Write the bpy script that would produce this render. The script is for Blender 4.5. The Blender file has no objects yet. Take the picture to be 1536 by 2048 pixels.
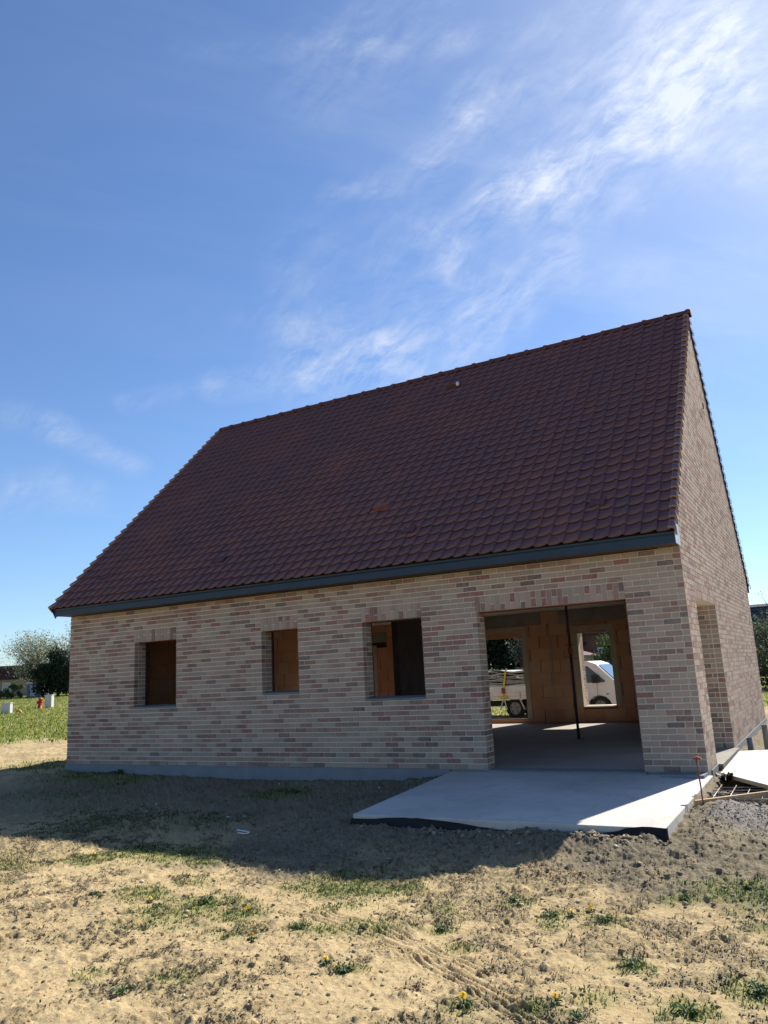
import bpy, math, random
import numpy as np
from mathutils import Vector, Matrix, Euler
sc = bpy.context.scene
rad = math.radians
# ------------------------------------------------------------------ camera
CAM = Vector((13.386, -10.789, 1.390)); YAW, PIT, ROLL = -0.50673, 0.20513, -0.05174
_cy, _sy, _cp, _sp = math.cos(YAW), math.sin(YAW), math.cos(PIT), math.sin(PIT)
_f = Vector((_sy*_cp, _cy*_cp, _sp)); _r0 = Vector((_cy, -_sy, 0)); _u0 = _r0.cross(_f)
_cr, _sr = math.cos(ROLL), math.sin(ROLL)
_r = _cr*_r0 + _sr*_u0; _u = -_sr*_r0 + _cr*_u0
cd = bpy.data.cameras.new('camera'); cam = bpy.data.objects.new('camera', cd); sc.collection.objects.link(cam)
m = Matrix.Identity(4)
for i in range(3): m[i][0] = _r[i]; m[i][1] = _u[i]; m[i][2] = -_f[i]; m[i][3] = CAM[i]
cam.matrix_world = m
cd.sensor_fit = 'VERTICAL'; cd.sensor_height = 36; cd.lens = 1563.11/2048*36; cd.clip_start = .05; cd.clip_end = 3000
sc.camera = cam
# ------------------------------------------------------------------ light
SUN_EL, SUN_AZ = rad(41.2), rad(12.3)          # azimuth from +y towards +x
EXPOSURE = 0.85
SKY_STRENGTH = 0.087
SUN_STRENGTH = 5.0
sd = Vector((math.sin(SUN_AZ)*math.cos(SUN_EL), math.cos(SUN_AZ)*math.cos(SUN_EL), math.sin(SUN_EL)))
sl = bpy.data.lights.new('sun', 'SUN'); sl.energy = SUN_STRENGTH; sl.angle = rad(.53); sl.color = (1, .945, .86)
so = bpy.data.objects.new('sun', sl); sc.collection.objects.link(so)
so.rotation_euler = (-sd).to_track_quat('-Z', 'Y').to_euler(); so.location = (20, 30, 40)
sc.view_settings.view_transform = 'Standard'; sc.view_settings.look = 'None'
sc.view_settings.exposure = EXPOSURE; sc.view_settings.gamma = 1; sc.view_settings.use_curve_mapping = False
sc.cycles.max_bounces = 12; sc.cycles.diffuse_bounces = 8
# ------------------------------------------------------------------ world: sky with cirrus
w = bpy.data.worlds.new('World'); sc.world = w; w.use_nodes = True
nt = w.node_tree; N = nt.nodes; Lk = nt.links; N.clear()
def wn(t, **k):
    n = N.new(t)
    for a, b in k.items(): setattr(n, a, b)
    return n
sky = wn('ShaderNodeTexSky', sky_type='NISHITA', sun_disc=False, sun_elevation=SUN_EL, sun_rotation=SUN_AZ, altitude=30, air_density=1.0, dust_density=0.15, ozone_density=3.0)
out = wn('ShaderNodeOutputWorld'); bg = wn('ShaderNodeBackground'); bg.inputs[1].default_value = SKY_STRENGTH
tc = wn('ShaderNodeTexCoord')
az, el = rad(-29), rad(25)
CF = Vector((math.sin(az)*math.cos(el), math.cos(az)*math.cos(el), math.sin(el))); CR = Vector((math.cos(az), -math.sin(az), 0)); CU = CR.cross(CF)
def vm(op, a, b=None, scale=None):
    n = wn('ShaderNodeVectorMath', operation=op)
    if isinstance(a, (tuple, Vector)): n.inputs[0].default_value = a
    else: Lk.new(a, n.inputs[0])
    if b is not None:
        if isinstance(b, (tuple, Vector)): n.inputs[1].default_value = b
        else: Lk.new(b, n.inputs[1])
    if scale is not None:
        if isinstance(scale, (int, float)): n.inputs['Scale'].default_value = scale
        else: Lk.new(scale, n.inputs['Scale'])
    return n.outputs['Value'] if op in ('DOT_PRODUCT', 'LENGTH') else n.outputs['Vector']
def mt(op, a, b=None, c=None, clamp=False):
    n = wn('ShaderNodeMath', operation=op); n.use_clamp = clamp
    for i, x in enumerate((a, b, c)):
        if x is None: continue
        if isinstance(x, (int, float)): n.inputs[i].default_value = x
        else: Lk.new(x, n.inputs[i])
    return n.outputs[0]
D = tc.outputs['Generated']
fz = mt('MAXIMUM', vm('DOT_PRODUCT', D, CF), .05)
pu = mt('DIVIDE', vm('DOT_PRODUCT', D, CR), fz); pv = mt('DIVIDE', vm('DOT_PRODUCT', D, CU), fz)
comb = wn('ShaderNodeCombineXYZ'); Lk.new(pu, comb.inputs[0]); Lk.new(pv, comb.inputs[1]); P0 = comb.outputs[0]
def noise(vec, scale, detail=5, rough=.6, dist=0):
    n = wn('ShaderNodeTexNoise'); n.inputs['Scale'].default_value = scale; n.inputs['Detail'].default_value = detail
    n.inputs['Roughness'].default_value = rough; n.inputs['Distortion'].default_value = dist; Lk.new(vec, n.inputs['Vector']); return n
n1 = noise(P0, 8, 4, .55)
warp = vm('SCALE', vm('SUBTRACT', n1.outputs['Color'], (.5, .5, .5)), scale=.05)
P1 = vm('MULTIPLY', vm('ADD', P0, warp), (1, 1, 0))
SEG = [(0.385,0.284,0.237,0.167,0.0480,0.50),(0.343,0.23,0.243,0.169,0.0218,0.50),(0.231,0.159,0.085,0.106,0.0166,0.40),(0.216,0.3,0.131,0.246,0.0192,0.38),
 (0.137,0.251,0.07,0.189,0.0154,0.42),(0.21,0.171,0.134,0.149,0.0141,0.32),(0.339,0.349,0.104,0.316,0.0102,0.28),(0.104,0.316,-0.213,0.32,0.0090,0.10),
 (0.064,0.346,-0.048,0.289,0.0320,0.26),(0.47,0.327,0.354,0.249,0.0512,0.32),(0.15,0.014,0.061,-0.042,0.0333,0.42),(0.225,0.064,0.181,0.031,0.0192,0.42),
 (0.016,0.06,0.113,0.016,0.0288,0.26),(0.012,-0.021,-0.097,-0.043,0.0269,0.50),(-0.097,-0.046,-0.206,-0.063,0.0115,0.42),(-0.206,-0.063,-0.324,-0.07,0.0077,0.28),
 (-0.07,-0.017,-0.003,-0.064,0.0307,0.34),(-0.046,0.156,0.033,0.171,0.0083,0.34),(-0.071,0.091,-0.091,0.039,0.0256,0.20),(-0.474,-0.08,-0.408,-0.107,0.0102,0.25),
 (-0.408,-0.107,-0.321,-0.153,0.0090,0.36),(-0.476,-0.173,-0.424,-0.167,0.0102,0.38),(-0.5,-0.195,-0.381,-0.189,0.0115,0.30),(0.458,0.167,0.479,0.172,0.0166,0.34),
 (0.333,0.133,0.264,0.134,0.0090,0.28),(0.037,0.12,0.12,0.058,0.0448,0.16),(0.294,0.289,0.19,0.27,0.0128,0.20),(0.115,0.09,0.087,0.071,0.0090,0.30),
 (0.236,0.241,0.239,0.265,0.0090,0.20),(0.407,0.241,0.472,0.291,0.0576,0.22),(-0.105,0.009,-0.167,0.018,0.0102,0.12),(0.348,0.058,0.255,0.045,0.0115,0.20)]
acc = None
for (ax, ay, bx, by, wd, it) in SEG:
    ba = (bx-ax, by-ay, 0); l2 = ba[0]**2+ba[1]**2
    pa = vm('SUBTRACT', P1, (ax, ay, 0))
    h = mt('MULTIPLY', vm('DOT_PRODUCT', pa, ba), 1/l2, clamp=True)
    d = vm('LENGTH', vm('SUBTRACT', pa, vm('SCALE', ba, scale=h)))
    mr = wn('ShaderNodeMapRange', interpolation_type='SMOOTHSTEP'); Lk.new(d, mr.inputs[0])
    mr.inputs[1].default_value = 0; mr.inputs[2].default_value = wd*2.8; mr.inputs[3].default_value = it*.74; mr.inputs[4].default_value = 0
    acc = mr.outputs[0] if acc is None else mt('ADD', acc, mr.outputs[0])
# fibres running up to the right
mp = wn('ShaderNodeMapping', vector_type='TEXTURE'); mp.inputs['Rotation'].default_value = (0, 0, rad(38)); mp.inputs['Scale'].default_value = (1/13, 1/42, 1); Lk.new(P1, mp.inputs[0])
mpb = wn('ShaderNodeMapping', vector_type='TEXTURE'); mpb.inputs['Rotation'].default_value = (0, 0, rad(8)); mpb.inputs['Scale'].default_value = (1/14, 1/38, 1); Lk.new(P1, mpb.inputs[0])
fiba = noise(mp.outputs[0], 1, 10, .68, .25); fibb = noise(mpb.outputs[0], 1, 10, .68, .3)
class _O: pass
fib = _O(); fib.outputs = [mt('ADD', mt('MULTIPLY', fiba.outputs[0], .58), mt('MULTIPLY', fibb.outputs[0], .42))]
fr = wn('ShaderNodeMapRange'); Lk.new(fib.outputs[0], fr.inputs[0]); fr.inputs[1].default_value = .40; fr.inputs[2].default_value = .66; fr.inputs[3].default_value = .05; fr.inputs[4].default_value = .95
low = noise(P0, 5.5, 4, .6); lr = wn('ShaderNodeMapRange'); Lk.new(low.outputs[0], lr.inputs[0]); lr.inputs[1].default_value = .30; lr.inputs[2].default_value = .58; lr.inputs[3].default_value = .35; lr.inputs[4].default_value = 1.15
fine_ = noise(P1, 26, 6, .7, .2); fr3 = wn('ShaderNodeMapRange'); Lk.new(fine_.outputs[0], fr3.inputs[0]); fr3.inputs[1].default_value = .3; fr3.inputs[2].default_value = .7; fr3.inputs[3].default_value = .7; fr3.inputs[4].default_value = 1.3
dens = mt('MULTIPLY', mt('MULTIPLY', acc, mt('MULTIPLY', lr.outputs[0], fr3.outputs[0])), fr.outputs[0])
# thin veil over the whole dome, by direction on a high plane
sep = wn('ShaderNodeSeparateXYZ'); Lk.new(D, sep.inputs[0])
zz = mt('ADD', mt('MAXIMUM', sep.outputs[2], 0), .12)
c2 = wn('ShaderNodeCombineXYZ'); Lk.new(mt('DIVIDE', sep.outputs[0], zz), c2.inputs[0]); Lk.new(mt('DIVIDE', sep.outputs[1], zz), c2.inputs[1])
mp2 = wn('ShaderNodeMapping', vector_type='TEXTURE'); mp2.inputs['Rotation'].default_value = (0, 0, rad(55)); mp2.inputs['Scale'].default_value = (1/.9, 1/2.6, 1); Lk.new(c2.outputs[0], mp2.inputs[0])
v1 = noise(mp2.outputs[0], 1.1, 7, .62, .6)
v2 = wn('ShaderNodeMapRange'); Lk.new(v1.outputs[0], v2.inputs[0]); v2.inputs[1].default_value = .46; v2.inputs[2].default_value = .8; v2.inputs[3].default_value = 0; v2.inputs[4].default_value = .30
sdot = mt('MAXIMUM', vm('DOT_PRODUCT', D, sd), 0)
near = mt('ADD', mt('MULTIPLY', mt('POWER', sdot, 5), .8), .10)
dens = mt('ADD', dens, mt('MULTIPLY', v2.outputs[0], near))
dens = mt('MINIMUM', mt('ADD', dens, mt('MULTIPLY', mt('POWER', sdot, 16), .40)), .8)
hs = wn('ShaderNodeHueSaturation'); hs.inputs['Saturation'].default_value = 1.0; hs.inputs['Hue'].default_value = .5; hs.inputs['Value'].default_value = 1; Lk.new(sky.outputs[0], hs.inputs['Color'])
SKYMUL = wn('ShaderNodeMix', data_type='RGBA', blend_type='MULTIPLY'); SKYMUL.inputs[0].default_value = 1
Lk.new(hs.outputs[0], SKYMUL.inputs[6]); SKYMUL.inputs[7].default_value = (.715, .82, .965, 1)
# cloud light: the brightness of thin cirrus, more towards the sun
cb = mt('ADD', mt('MULTIPLY', mt('POWER', sdot, 8), 1.2), 5.6)
cc = wn('ShaderNodeMix', data_type='RGBA', blend_type='MIX'); Lk.new(dens, cc.inputs[0]); Lk.new(SKYMUL.outputs[2], cc.inputs[6])
cv = vm('SCALE', (.98, 1.03, 1.14), scale=cb); Lk.new(cv, cc.inputs[7])
Lk.new(cc.outputs[2], bg.inputs[0]); Lk.new(bg.outputs[0], out.inputs[0])
# ------------------------------------------------------------------ helpers
rng = np.random.default_rng(7); random.seed(7)
COL = sc.collection
def link(name, me, parent=None, loc=None, rot=None):
    o = bpy.data.objects.new(name, me); COL.objects.link(o)
    if parent is not None: o.parent = parent
    if loc is not None: o.location = loc
    if rot is not None: o.rotation_euler = rot
    return o
def tag(o, label=None, cat=None, group=None, kind=None):
    if label: o['label'] = label
    if cat: o['category'] = cat
    if group: o['group'] = group
    if kind: o['kind'] = kind
    return o
def thing(name, label, cat, loc=(0, 0, 0), rz=0, group=None):
    return tag(link(name, None, None, loc, (0, 0, rz)), label, cat, group)
class MB:
    def __init__(s): s.v = []; s.f = []; s.a = []; s.n = 0
    def add(s, V, F, a=0.0):
        s.v.extend([tuple(p) for p in V]); s.f.extend([tuple(i+s.n for i in f) for f in F]); s.a.extend([a]*len(F)); s.n += len(V); return s
    def box(s, x0, x1, y0, y1, z0, z1, a=0.0, M=None):
        V = [(x0,y0,z0),(x1,y0,z0),(x1,y1,z0),(x0,y1,z0),(x0,y0,z1),(x1,y0,z1),(x1,y1,z1),(x0,y1,z1)]
        if M is not None: V = [M @ Vector(p) for p in V]
        return s.add(V, [(0,3,2,1),(4,5,6,7),(0,1,5,4),(1,2,6,5),(2,3,7,6),(3,0,4,7)], a)
    def tube(s, pts, rads, n=8, a=0.0, cap=True):
        pts = [Vector(p) for p in pts]; V = []; F = []
        if isinstance(rads, (int, float)): rads = [rads]*len(pts)
        for i, p in enumerate(pts):
            t = (pts[min(i+1, len(pts)-1)]-pts[max(i-1, 0)]).normalized()
            ref = Vector((0, 0, 1)) if abs(t.z) < .9 else Vector((1, 0, 0))
            e1 = t.cross(ref).normalized(); e2 = t.cross(e1)
            for k in range(n):
                q = 2*math.pi*k/n; V.append(p + (e1*math.cos(q)+e2*math.sin(q))*rads[i])
        for i in range(len(pts)-1):
            for k in range(n):
                k2 = (k+1) % n; F.append((i*n+k, i*n+k2, (i+1)*n+k2, (i+1)*n+k))
        if cap: F.append(tuple(range(n-1, -1, -1))); F.append(tuple((len(pts)-1)*n+k for k in range(n)))
        return s.add(V, F, a)
    def prism(s, poly, y0, y1, a=0.0, axis='y', M=None):
        n = len(poly)
        if axis == 'y': V = [(p[0], y0, p[1]) for p in poly]+[(p[0], y1, p[1]) for p in poly]
        elif axis == 'x': V = [(y0, p[0], p[1]) for p in poly]+[(y1, p[0], p[1]) for p in poly]
        else: V = [(p[0], p[1], y0) for p in poly]+[(p[0], p[1], y1) for p in poly]
        if M is not None: V = [M @ Vector(p) for p in V]
        F = [tuple(range(n)), tuple(range(2*n-1, n-1, -1))]+[(i, i+n, (i+1) % n+n, (i+1) % n) for i in range(n)]
        return s.add(V, F, a)
    def mesh(s, name, mat=None, smooth=False):
        me = bpy.data.meshes.new(name); me.from_pydata(s.v, [], s.f)
        if mat: me.materials.append(mat)
        if any(s.a):
            at = me.attributes.new('rnd', 'FLOAT', 'FACE'); at.data.foreach_set('value', np.array(s.a, np.float32))
        if smooth: me.polygons.foreach_set('use_smooth', [True]*len(me.polygons))
        me.validate(); me.update()
        # make normals consistent
        import bmesh
        if len(me.polygons) < 60000:
            b = bmesh.new(); b.from_mesh(me); bmesh.ops.recalc_face_normals(b, faces=b.faces); b.to_mesh(me); b.free()
        return me
    def obj(s, name, mat, parent=None, smooth=False, loc=None, rot=None):
        return link(name, s.mesh(name, mat, smooth), parent, loc, rot)
def npmesh(name, V, F, mat, attrs={}, smooth=False):
    """V (n,3), F (m,k) arrays"""
    me = bpy.data.meshes.new(name); k = F.shape[1]
    me.vertices.add(len(V)); me.vertices.foreach_set('co', np.ascontiguousarray(V, np.float32).ravel())
    me.loops.add(F.size); me.loops.foreach_set('vertex_index', np.ascontiguousarray(F, np.int32).ravel())
    me.polygons.add(len(F)); me.polygons.foreach_set('loop_start', np.arange(0, F.size, k, dtype=np.int32))
    me.polygons.foreach_set('loop_total', np.full(len(F), k, np.int32))
    if smooth: me.polygons.foreach_set('use_smooth', np.ones(len(F), bool))
    me.update(calc_edges=True)
    for n, (dom, a) in attrs.items():
        at = me.attributes.new(n, 'FLOAT', dom); at.data.foreach_set('value', np.ascontiguousarray(a, np.float32))
    if mat: me.materials.append(mat)
    return me
# ---- materials
def mat(name, fn, rough=.8, spec=.3, metal=0.0):
    mm = bpy.data.materials.new(name); mm.use_nodes = True; t = mm.node_tree; b = t.nodes['Principled BSDF']
    b.inputs['Roughness'].default_value = rough; b.inputs['Specular IOR Level'].default_value = spec; b.inputs['Metallic'].default_value = metal
    fn(T(t, b)); return mm
class T:
    def __init__(s, t, b): s.t = t; s.b = b
    def n(s, k, **kw):
        x = s.t.nodes.new(k)
        for a, b in kw.items(): setattr(x, a, b)
        return x
    def l(s, a, b): s.t.links.new(a, b)
    def coord(s, kind='Object'):
        if kind == 'Position': return s.n('ShaderNodeNewGeometry').outputs['Position']
        return s.n('ShaderNodeTexCoord').outputs[kind]
    def noise(s, vec, scale, detail=4, rough=.6, dist=0, sc3=None):
        x = s.n('ShaderNodeTexNoise'); x.inputs['Scale'].default_value = scale; x.inputs['Detail'].default_value = detail
        x.inputs['Roughness'].default_value = rough; x.inputs['Distortion'].default_value = dist
        if sc3:
            mp = s.n('ShaderNodeMapping'); mp.inputs['Scale'].default_value = sc3; s.l(vec, mp.inputs[0]); vec = mp.outputs[0]
        s.l(vec, x.inputs['Vector']); return x.outputs[0]
    def ramp(s, fac, stops, interp='LINEAR'):
        x = s.n('ShaderNodeValToRGB'); cr = x.color_ramp; cr.interpolation = interp
        while len(cr.elements) < len(stops): cr.elements.new(.5)
        for e, (p, c) in zip(cr.elements, stops): e.position = p; e.color = (*c, 1)
        s.l(fac, x.inputs[0]); return x.outputs[0]
    def mix(s, fac, a, b, mode='MIX'):
        x = s.n('ShaderNodeMix', data_type='RGBA', blend_type=mode)
        for i, q in ((0, fac), (6, a), (7, b)):
            if isinstance(q, (int, float)): x.inputs[i].default_value = q
            elif isinstance(q, tuple): x.inputs[i].default_value = (*q, 1)
            else: s.l(q, x.inputs[i])
        return x.outputs[2]
    def math(s, op, a, b=0.0, clamp=False):
        x = s.n('ShaderNodeMath', operation=op); x.use_clamp = clamp
        for i, q in ((0, a), (1, b)):
            if isinstance(q, (int, float)): x.inputs[i].default_value = q
            else: s.l(q, x.inputs[i])
        return x.outputs[0]
    def mr(s, v, a, b, c=0.0, d=1.0):
        x = s.n('ShaderNodeMapRange'); s.l(v, x.inputs[0])
        for i, q in enumerate((a, b, c, d)): x.inputs[i+1].default_value = q
        return x.outputs[0]
    def attr(s, name): return s.n('ShaderNodeAttribute', attribute_name=name).outputs['Fac']
    def rnd(s): return s.n('ShaderNodeObjectInfo').outputs['Random']
    def color(s, c):
        if isinstance(c, tuple): s.b.inputs['Base Color'].default_value = (*c, 1)
        else: s.l(c, s.b.inputs['Base Color'])
    def bump(s, h, strength=.3, dist=.01):
        x = s.n('ShaderNodeBump'); x.inputs['Strength'].default_value = strength; x.inputs['Distance'].default_value = dist
        s.l(h, x.inputs['Height']); s.l(x.outputs[0], s.b.inputs['Normal'])
    def rough(s, v): s.l(v, s.b.inputs['Roughness'])
def simple(name, c, rough=.7, spec=.3, metal=0, var=.25, scale=8, bump=0.0):
    def fn(t):
        p = t.coord('Position'); n = t.noise(p, scale, 5)
        t.color(t.mix(t.mr(n, .3, .7), tuple(x*(1-var) for x in c), tuple(min(1, x*(1+var)) for x in c)))
        if bump: t.bump(t.noise(p, scale*8, 4), bump, .01)
    return mat(name, fn, rough, spec, metal)
def brick_fn(src):
    def fn(t):
        r = t.rnd() if src == 'obj' else t.attr('rnd')
        c = t.ramp(r, [(0, (.465, .36, .27)), (.19, (.415, .30, .23)), (.35, (.375, .295, .23)), (.44, (.47, .335, .26)), (.52, (.35, .205, .16)), (.66, (.35, .29, .23)),
                       (.73, (.215, .125, .10)), (.83, (.28, .145, .11)), (.895, (.29, .10, .082)), (.95, (.15, .095, .088))], 'CONSTANT')
        p = t.coord('Position')
        n = t.noise(p, 22, 5, .65); n2 = t.noise(p, 160, 3, .7, sc3=(1, 1, 2.2))
        c = t.mix(t.mr(n, .35, .7, 0, .45), c, (.47, .40, .32)); c = t.mix(t.mr(n2, .35, .65, .0, .35), c, (.13, .10, .09))
        big = t.noise(p, .55, 4, .6); c = t.mix(t.mr(big, .45, .75, 0, .2), c, (.52, .44, .35))
        t.color(c); t.bump(t.noise(p, 260, 4, .7), .5, .004)
    return fn
M = {}
M['brick_one'] = mat('brick_single', brick_fn('obj'), .88, .2)
M['brick'] = mat('brick_many', brick_fn('attr'), .88, .2)
def mortar(t):
    p = t.coord('Position'); n = t.noise(p, 3, 6, .65)
    t.color(t.mix(t.mr(n, .3, .7), (.68, .585, .46), (.78, .69, .56))); t.bump(t.noise(p, 220, 4, .7), .5, .004)
M['mortar'] = mat('mortar', mortar, .95, .15)
def tile_fn(src):
    def fn(t):
        r = t.rnd() if src == 'obj' else t.attr('rnd')
        c = t.ramp(r, [(0, (.108, .048, .056)), (.4, (.096, .045, .055)), (.7, (.118, .050, .054)), (.88, (.084, .043, .054)), (.95, (.145, .057, .052)), (1, (.106, .050, .056))])
        p = t.coord('Position'); n = t.noise(p, 2.2, 4)
        c = t.mix(t.mr(n, .35, .7, 0, .3), c, (.095, .048, .056)); c = t.mix(t.mr(t.noise(p, .7, 4, .55), .52, .68, 0, .5), c, (.17, .062, .05)); c = t.mix(t.mr(t.noise(p, 30, 4, .7), .58, .72, 0, .35), c, (.20, .13, .12)); t.color(c)
        t.rough(t.mr(t.noise(p, 9, 4), .3, .7, .34, .52)); t.bump(t.noise(p, 70, 3), .12, .004)
    return fn
M['tile_one'] = mat('tile_single', tile_fn('obj'), .42, .5)
M['tile'] = mat('tile_many', tile_fn('attr'), .42, .5)
M['verge'] = simple('verge_glaze', (.14, .055, .045), .30, .8, 0, .2, 14)
M['verge'].node_tree.nodes['Principled BSDF'].inputs['Coat Weight'].default_value = 1
M['verge'].node_tree.nodes['Principled BSDF'].inputs['Coat Roughness'].default_value = .12
M['underlay'] = simple('underlay', (.03, .025, .025), .9)
M['zinc'] = simple('anthracite_trim', (.020, .043, .072), .5, .3, 0, .12, 3)
M['soffit'] = simple('soffit_wood', (.085, .055, .042), .7, .3, 0, .3, 12)
def conc(c, c2, sc_=2.0, speck=0.0):
    def fn(t):
        p = t.coord('Position'); n = t.noise(p, sc_, 7, .65); k = t.mix(t.mr(n, .32, .68), c, c2)
        n2 = t.noise(p, 45, 5, .7); k = t.mix(t.mr(n2, .45, .75, 0, .3), k, tuple(x*.7 for x in c))
        t.color(k); t.bump(t.noise(p, 120, 5, .7), .25, .004)
    return fn
M['plinth'] = mat('plinth_concrete', conc((.19, .20, .215), (.25, .26, .27), 2.5), .9, .2)
def slabf(t):
    p = t.coord('Position'); a = t.noise(p, .9, 7, .65); b_ = t.noise(p, 5, 6, .65, 1.5, sc3=(1, .35, 1)); c_ = t.noise(p, 60, 4, .7)
    k = t.mix(t.mr(a, .35, .65), (.44, .42, .38), (.56, .535, .485)); k = t.mix(t.mr(b_, .52, .68, 0, .4), k, (.36, .335, .29)); k = t.mix(t.mr(c_, .6, .75, 0, .5), k, (.30, .27, .23))
    d_ = t.noise(p, 2.6, 6, .7, .8); k = t.mix(t.mr(d_, .58, .66, 0, .45), k, (.40, .345, .26)); t.color(k); t.bump(t.math('ADD', c_, t.math('MULTIPLY', b_, 2)), .35, .006)
M['slab'] = mat('terrace_concrete', slabf, .85, .25)
M['floor'] = mat('screed', conc((.32, .285, .25), (.40, .36, .315), 1.7), .85, .25)
M['lintel'] = mat('concrete_lintel', conc((.23, .215, .185), (.31, .29, .25), 3), .9, .2)
M['ceiling'] = mat('ceiling_concrete', conc((.36, .35, .32), (.44, .43, .40), 2), .9, .2)
M['plaster'] = mat('cream_render', conc((.42, .36, .27), (.52, .46, .36), 5), .92, .2)
M['darkwall'] = mat('dark_partition', conc((.07, .055, .06), (.11, .09, .095), 3), .8, .2)  # mottled dark grey-brown for one partition
def clay(src):
    def fn(t):
        p = t.coord('Position'); r = t.rnd() if src == 'obj' else t.attr('rnd')
        c = t.ramp(r, [(0, (.60, .31, .17)), (.3, (.64, .36, .20)), (.6, (.54, .255, .15)), (.8, (.60, .38, .24)), (1, (.50, .24, .16))])
        n = t.noise(p, 5, 6, .65); c = t.mix(t.mr(n, .4, .75, 0, .55), c, (.48, .28, .19)); c = t.mix(t.mr(t.noise(p, 2.1, 4), .55, .7, 0, .4), c, (.45, .36, .28))
        t.color(c); t.bump(t.noise(p, 60, 4, sc3=(6, 6, .4)), .35, .006)
    return fn
M['clay_one'] = mat('clay_block_single', clay('obj'), .9, .15); M['clay'] = mat('clay_block_many', clay('attr'), .9, .15)
M['joint'] = simple('dark_joint', (.10, .05, .032), .95)
M['steel'] = simple('prop_steel', (.035, .032, .05), .5, .5, .3)
M['rust'] = simple('rust', (.23, .075, .035), .85, .2, 0, .4, 60)
def wood(c, c2):
    def fn(t):
        p = t.coord('Object'); n = t.noise(p, 6, 6, .6, 1.2, sc3=(1, 9, 14)); t.color(t.mix(t.mr(n, .35, .65), c, c2)); t.bump(n, .2, .004)
    return fn
M['wood'] = mat('formwork_timber', wood((.46, .29, .14), (.60, .42, .23)), .75, .3)
M['panel'] = mat('pale_panel', conc((.48, .44, .36), (.58, .53, .44), 1.5), .7, .3)
M['foil'] = simple('black_membrane', (.006, .006, .007), .6, .3)
M['pvc'] = simple('grey_pvc', (.17, .18, .18), .5, .4, 0, .15); M['pvc2'] = simple('brown_grey_pvc', (.25, .22, .17), .5, .4, 0, .15)
M['white'] = simple('white_paint', (.72, .72, .71), .35, .5, 0, .06); M['tyre'] = simple('rubber', (.025, .025, .026), .8)
M['rim'] = simple('wheel_rim', (.20, .20, .21), .45, .5, .5); M['chassis'] = simple('chassis_black', (.025, .025, .025), .7)
M['alu'] = simple('bed_aluminium', (.62, .61, .57), .5, .5, .2, .12, 6); M['sheet'] = simple('galvanised', (.36, .38, .37), .45, .5, .5, .3, 10)
M['strap'] = simple('yellow_strap', (.65, .42, .02), .7)
M['mesh'] = simple('steel_mesh', (.28, .24, .22), .5, .5, .5)
def glassf(t):
    t.color((.10, .15, .18)); t.b.inputs['Roughness'].default_value = .05
M['glass'] = mat('glass', glassf, .05, 1.0)
M['greybox'] = simple('cabinet_grey', (.50, .51, .49), .6, .3, 0, .08); M['hred'] = simple('hydrant_red', (.40, .018, .012), .55, .3)
M['orange'] = simple('ochre_plastic', (.55, .27, .05), .6)
# ------------------------------------------------------------------ terrain
def hsh(ix, iy, s):
    a = (ix.astype(np.int64)*374761393 + iy.astype(np.int64)*668265263 + s*974711) & 0xFFFFFFFF
    a = ((a ^ (a >> 13))*1274126177) & 0xFFFFFFFF
    return ((a ^ (a >> 16)) & 0xFFFF)/65535.0
def vn(x, y, s=0):
    ix, iy = np.floor(x), np.floor(y); fx, fy = x-ix, y-iy; fx = fx*fx*(3-2*fx); fy = fy*fy*(3-2*fy)
    a, b, c, d = hsh(ix, iy, s), hsh(ix+1, iy, s), hsh(ix, iy+1, s), hsh(ix+1, iy+1, s)
    return (a*(1-fx)+b*fx)*(1-fy)+(c*(1-fx)+d*fx)*fy
def fbm(x, y, sc_, o=4, g=.5, s=0):
    r = 0; a = 1; t = 0
    for i in range(o): r = r+a*vn(x*sc_+17.3*i, y*sc_-9.1*i, s+i); t += a; a *= g; sc_ *= 2.03
    return r/t
def ss(x, a, b):
    t = np.clip((x-a)/(b-a), 0, 1); return t*t*(3-2*t)
SX, SY0, SY1 = (8.35, 11.9), -3.42, 0
def trench(x, y):
    bl = -1.85+(x-11.92)*1.163
    return ss(x, 11.93, 11.99)*ss(y, bl+.0, bl+.06)*(1-ss(y, .3, .6))*(x < 14)
def base_h(x, y):
    s = -.8*x+.6*y
    f = np.interp(s, [-5, 0, 7, 18, 30, 37, 68, 78, 150, 400, 900], [-.2, -.10, -.04, .10, .28, .40, .98, 1.15, 1.7, 2.4, 3.0])
    wl = ss(-x, -2.5, 1.0)
    h = -.235 + wl*(f+.235)
    h = h + ss(y, 12, 45)*.30*(1-wl)
    # rise against the terrace and hollow in front of it
    dx = np.maximum(np.maximum(8.3-x, x-11.95), 0); dy = np.maximum(-3.45-y, 0)
    d = np.hypot(dx, dy); h = h + (1-ss(d, 0, .9))*.115*(1-wl)
    h = h + .05*ss(x, 11.5, 12.3)*(1-ss(np.abs(y+2.0), 1.2, 2.2)) - .06*ss(x, 11.8, 11.9)*(1-ss(x, 11.98, 12.25))*(1-ss(y, -1.9, -1.5))*ss(y, -3.9, -3.4)
    h = h - .10*np.exp(-((x-9.3)/1.8)**2-((y+4.85)/.8)**2)
    h = h - .10*trench(x, y)
    h = h + .045*(1-ss(-y, .05, .7))*(1-ss(x, 7.9, 8.4))*ss(x, .5, 2.0)
    ed = np.hypot(np.maximum(np.maximum(8.6-x, x-11.95), 0), np.maximum(-3.42-y, 0)); h = h + .012*(1-ss(ed, .1, .5)) + .012*(1-ss(ed, .2, .7))*ss(x, 10, 11)
    return h
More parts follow.
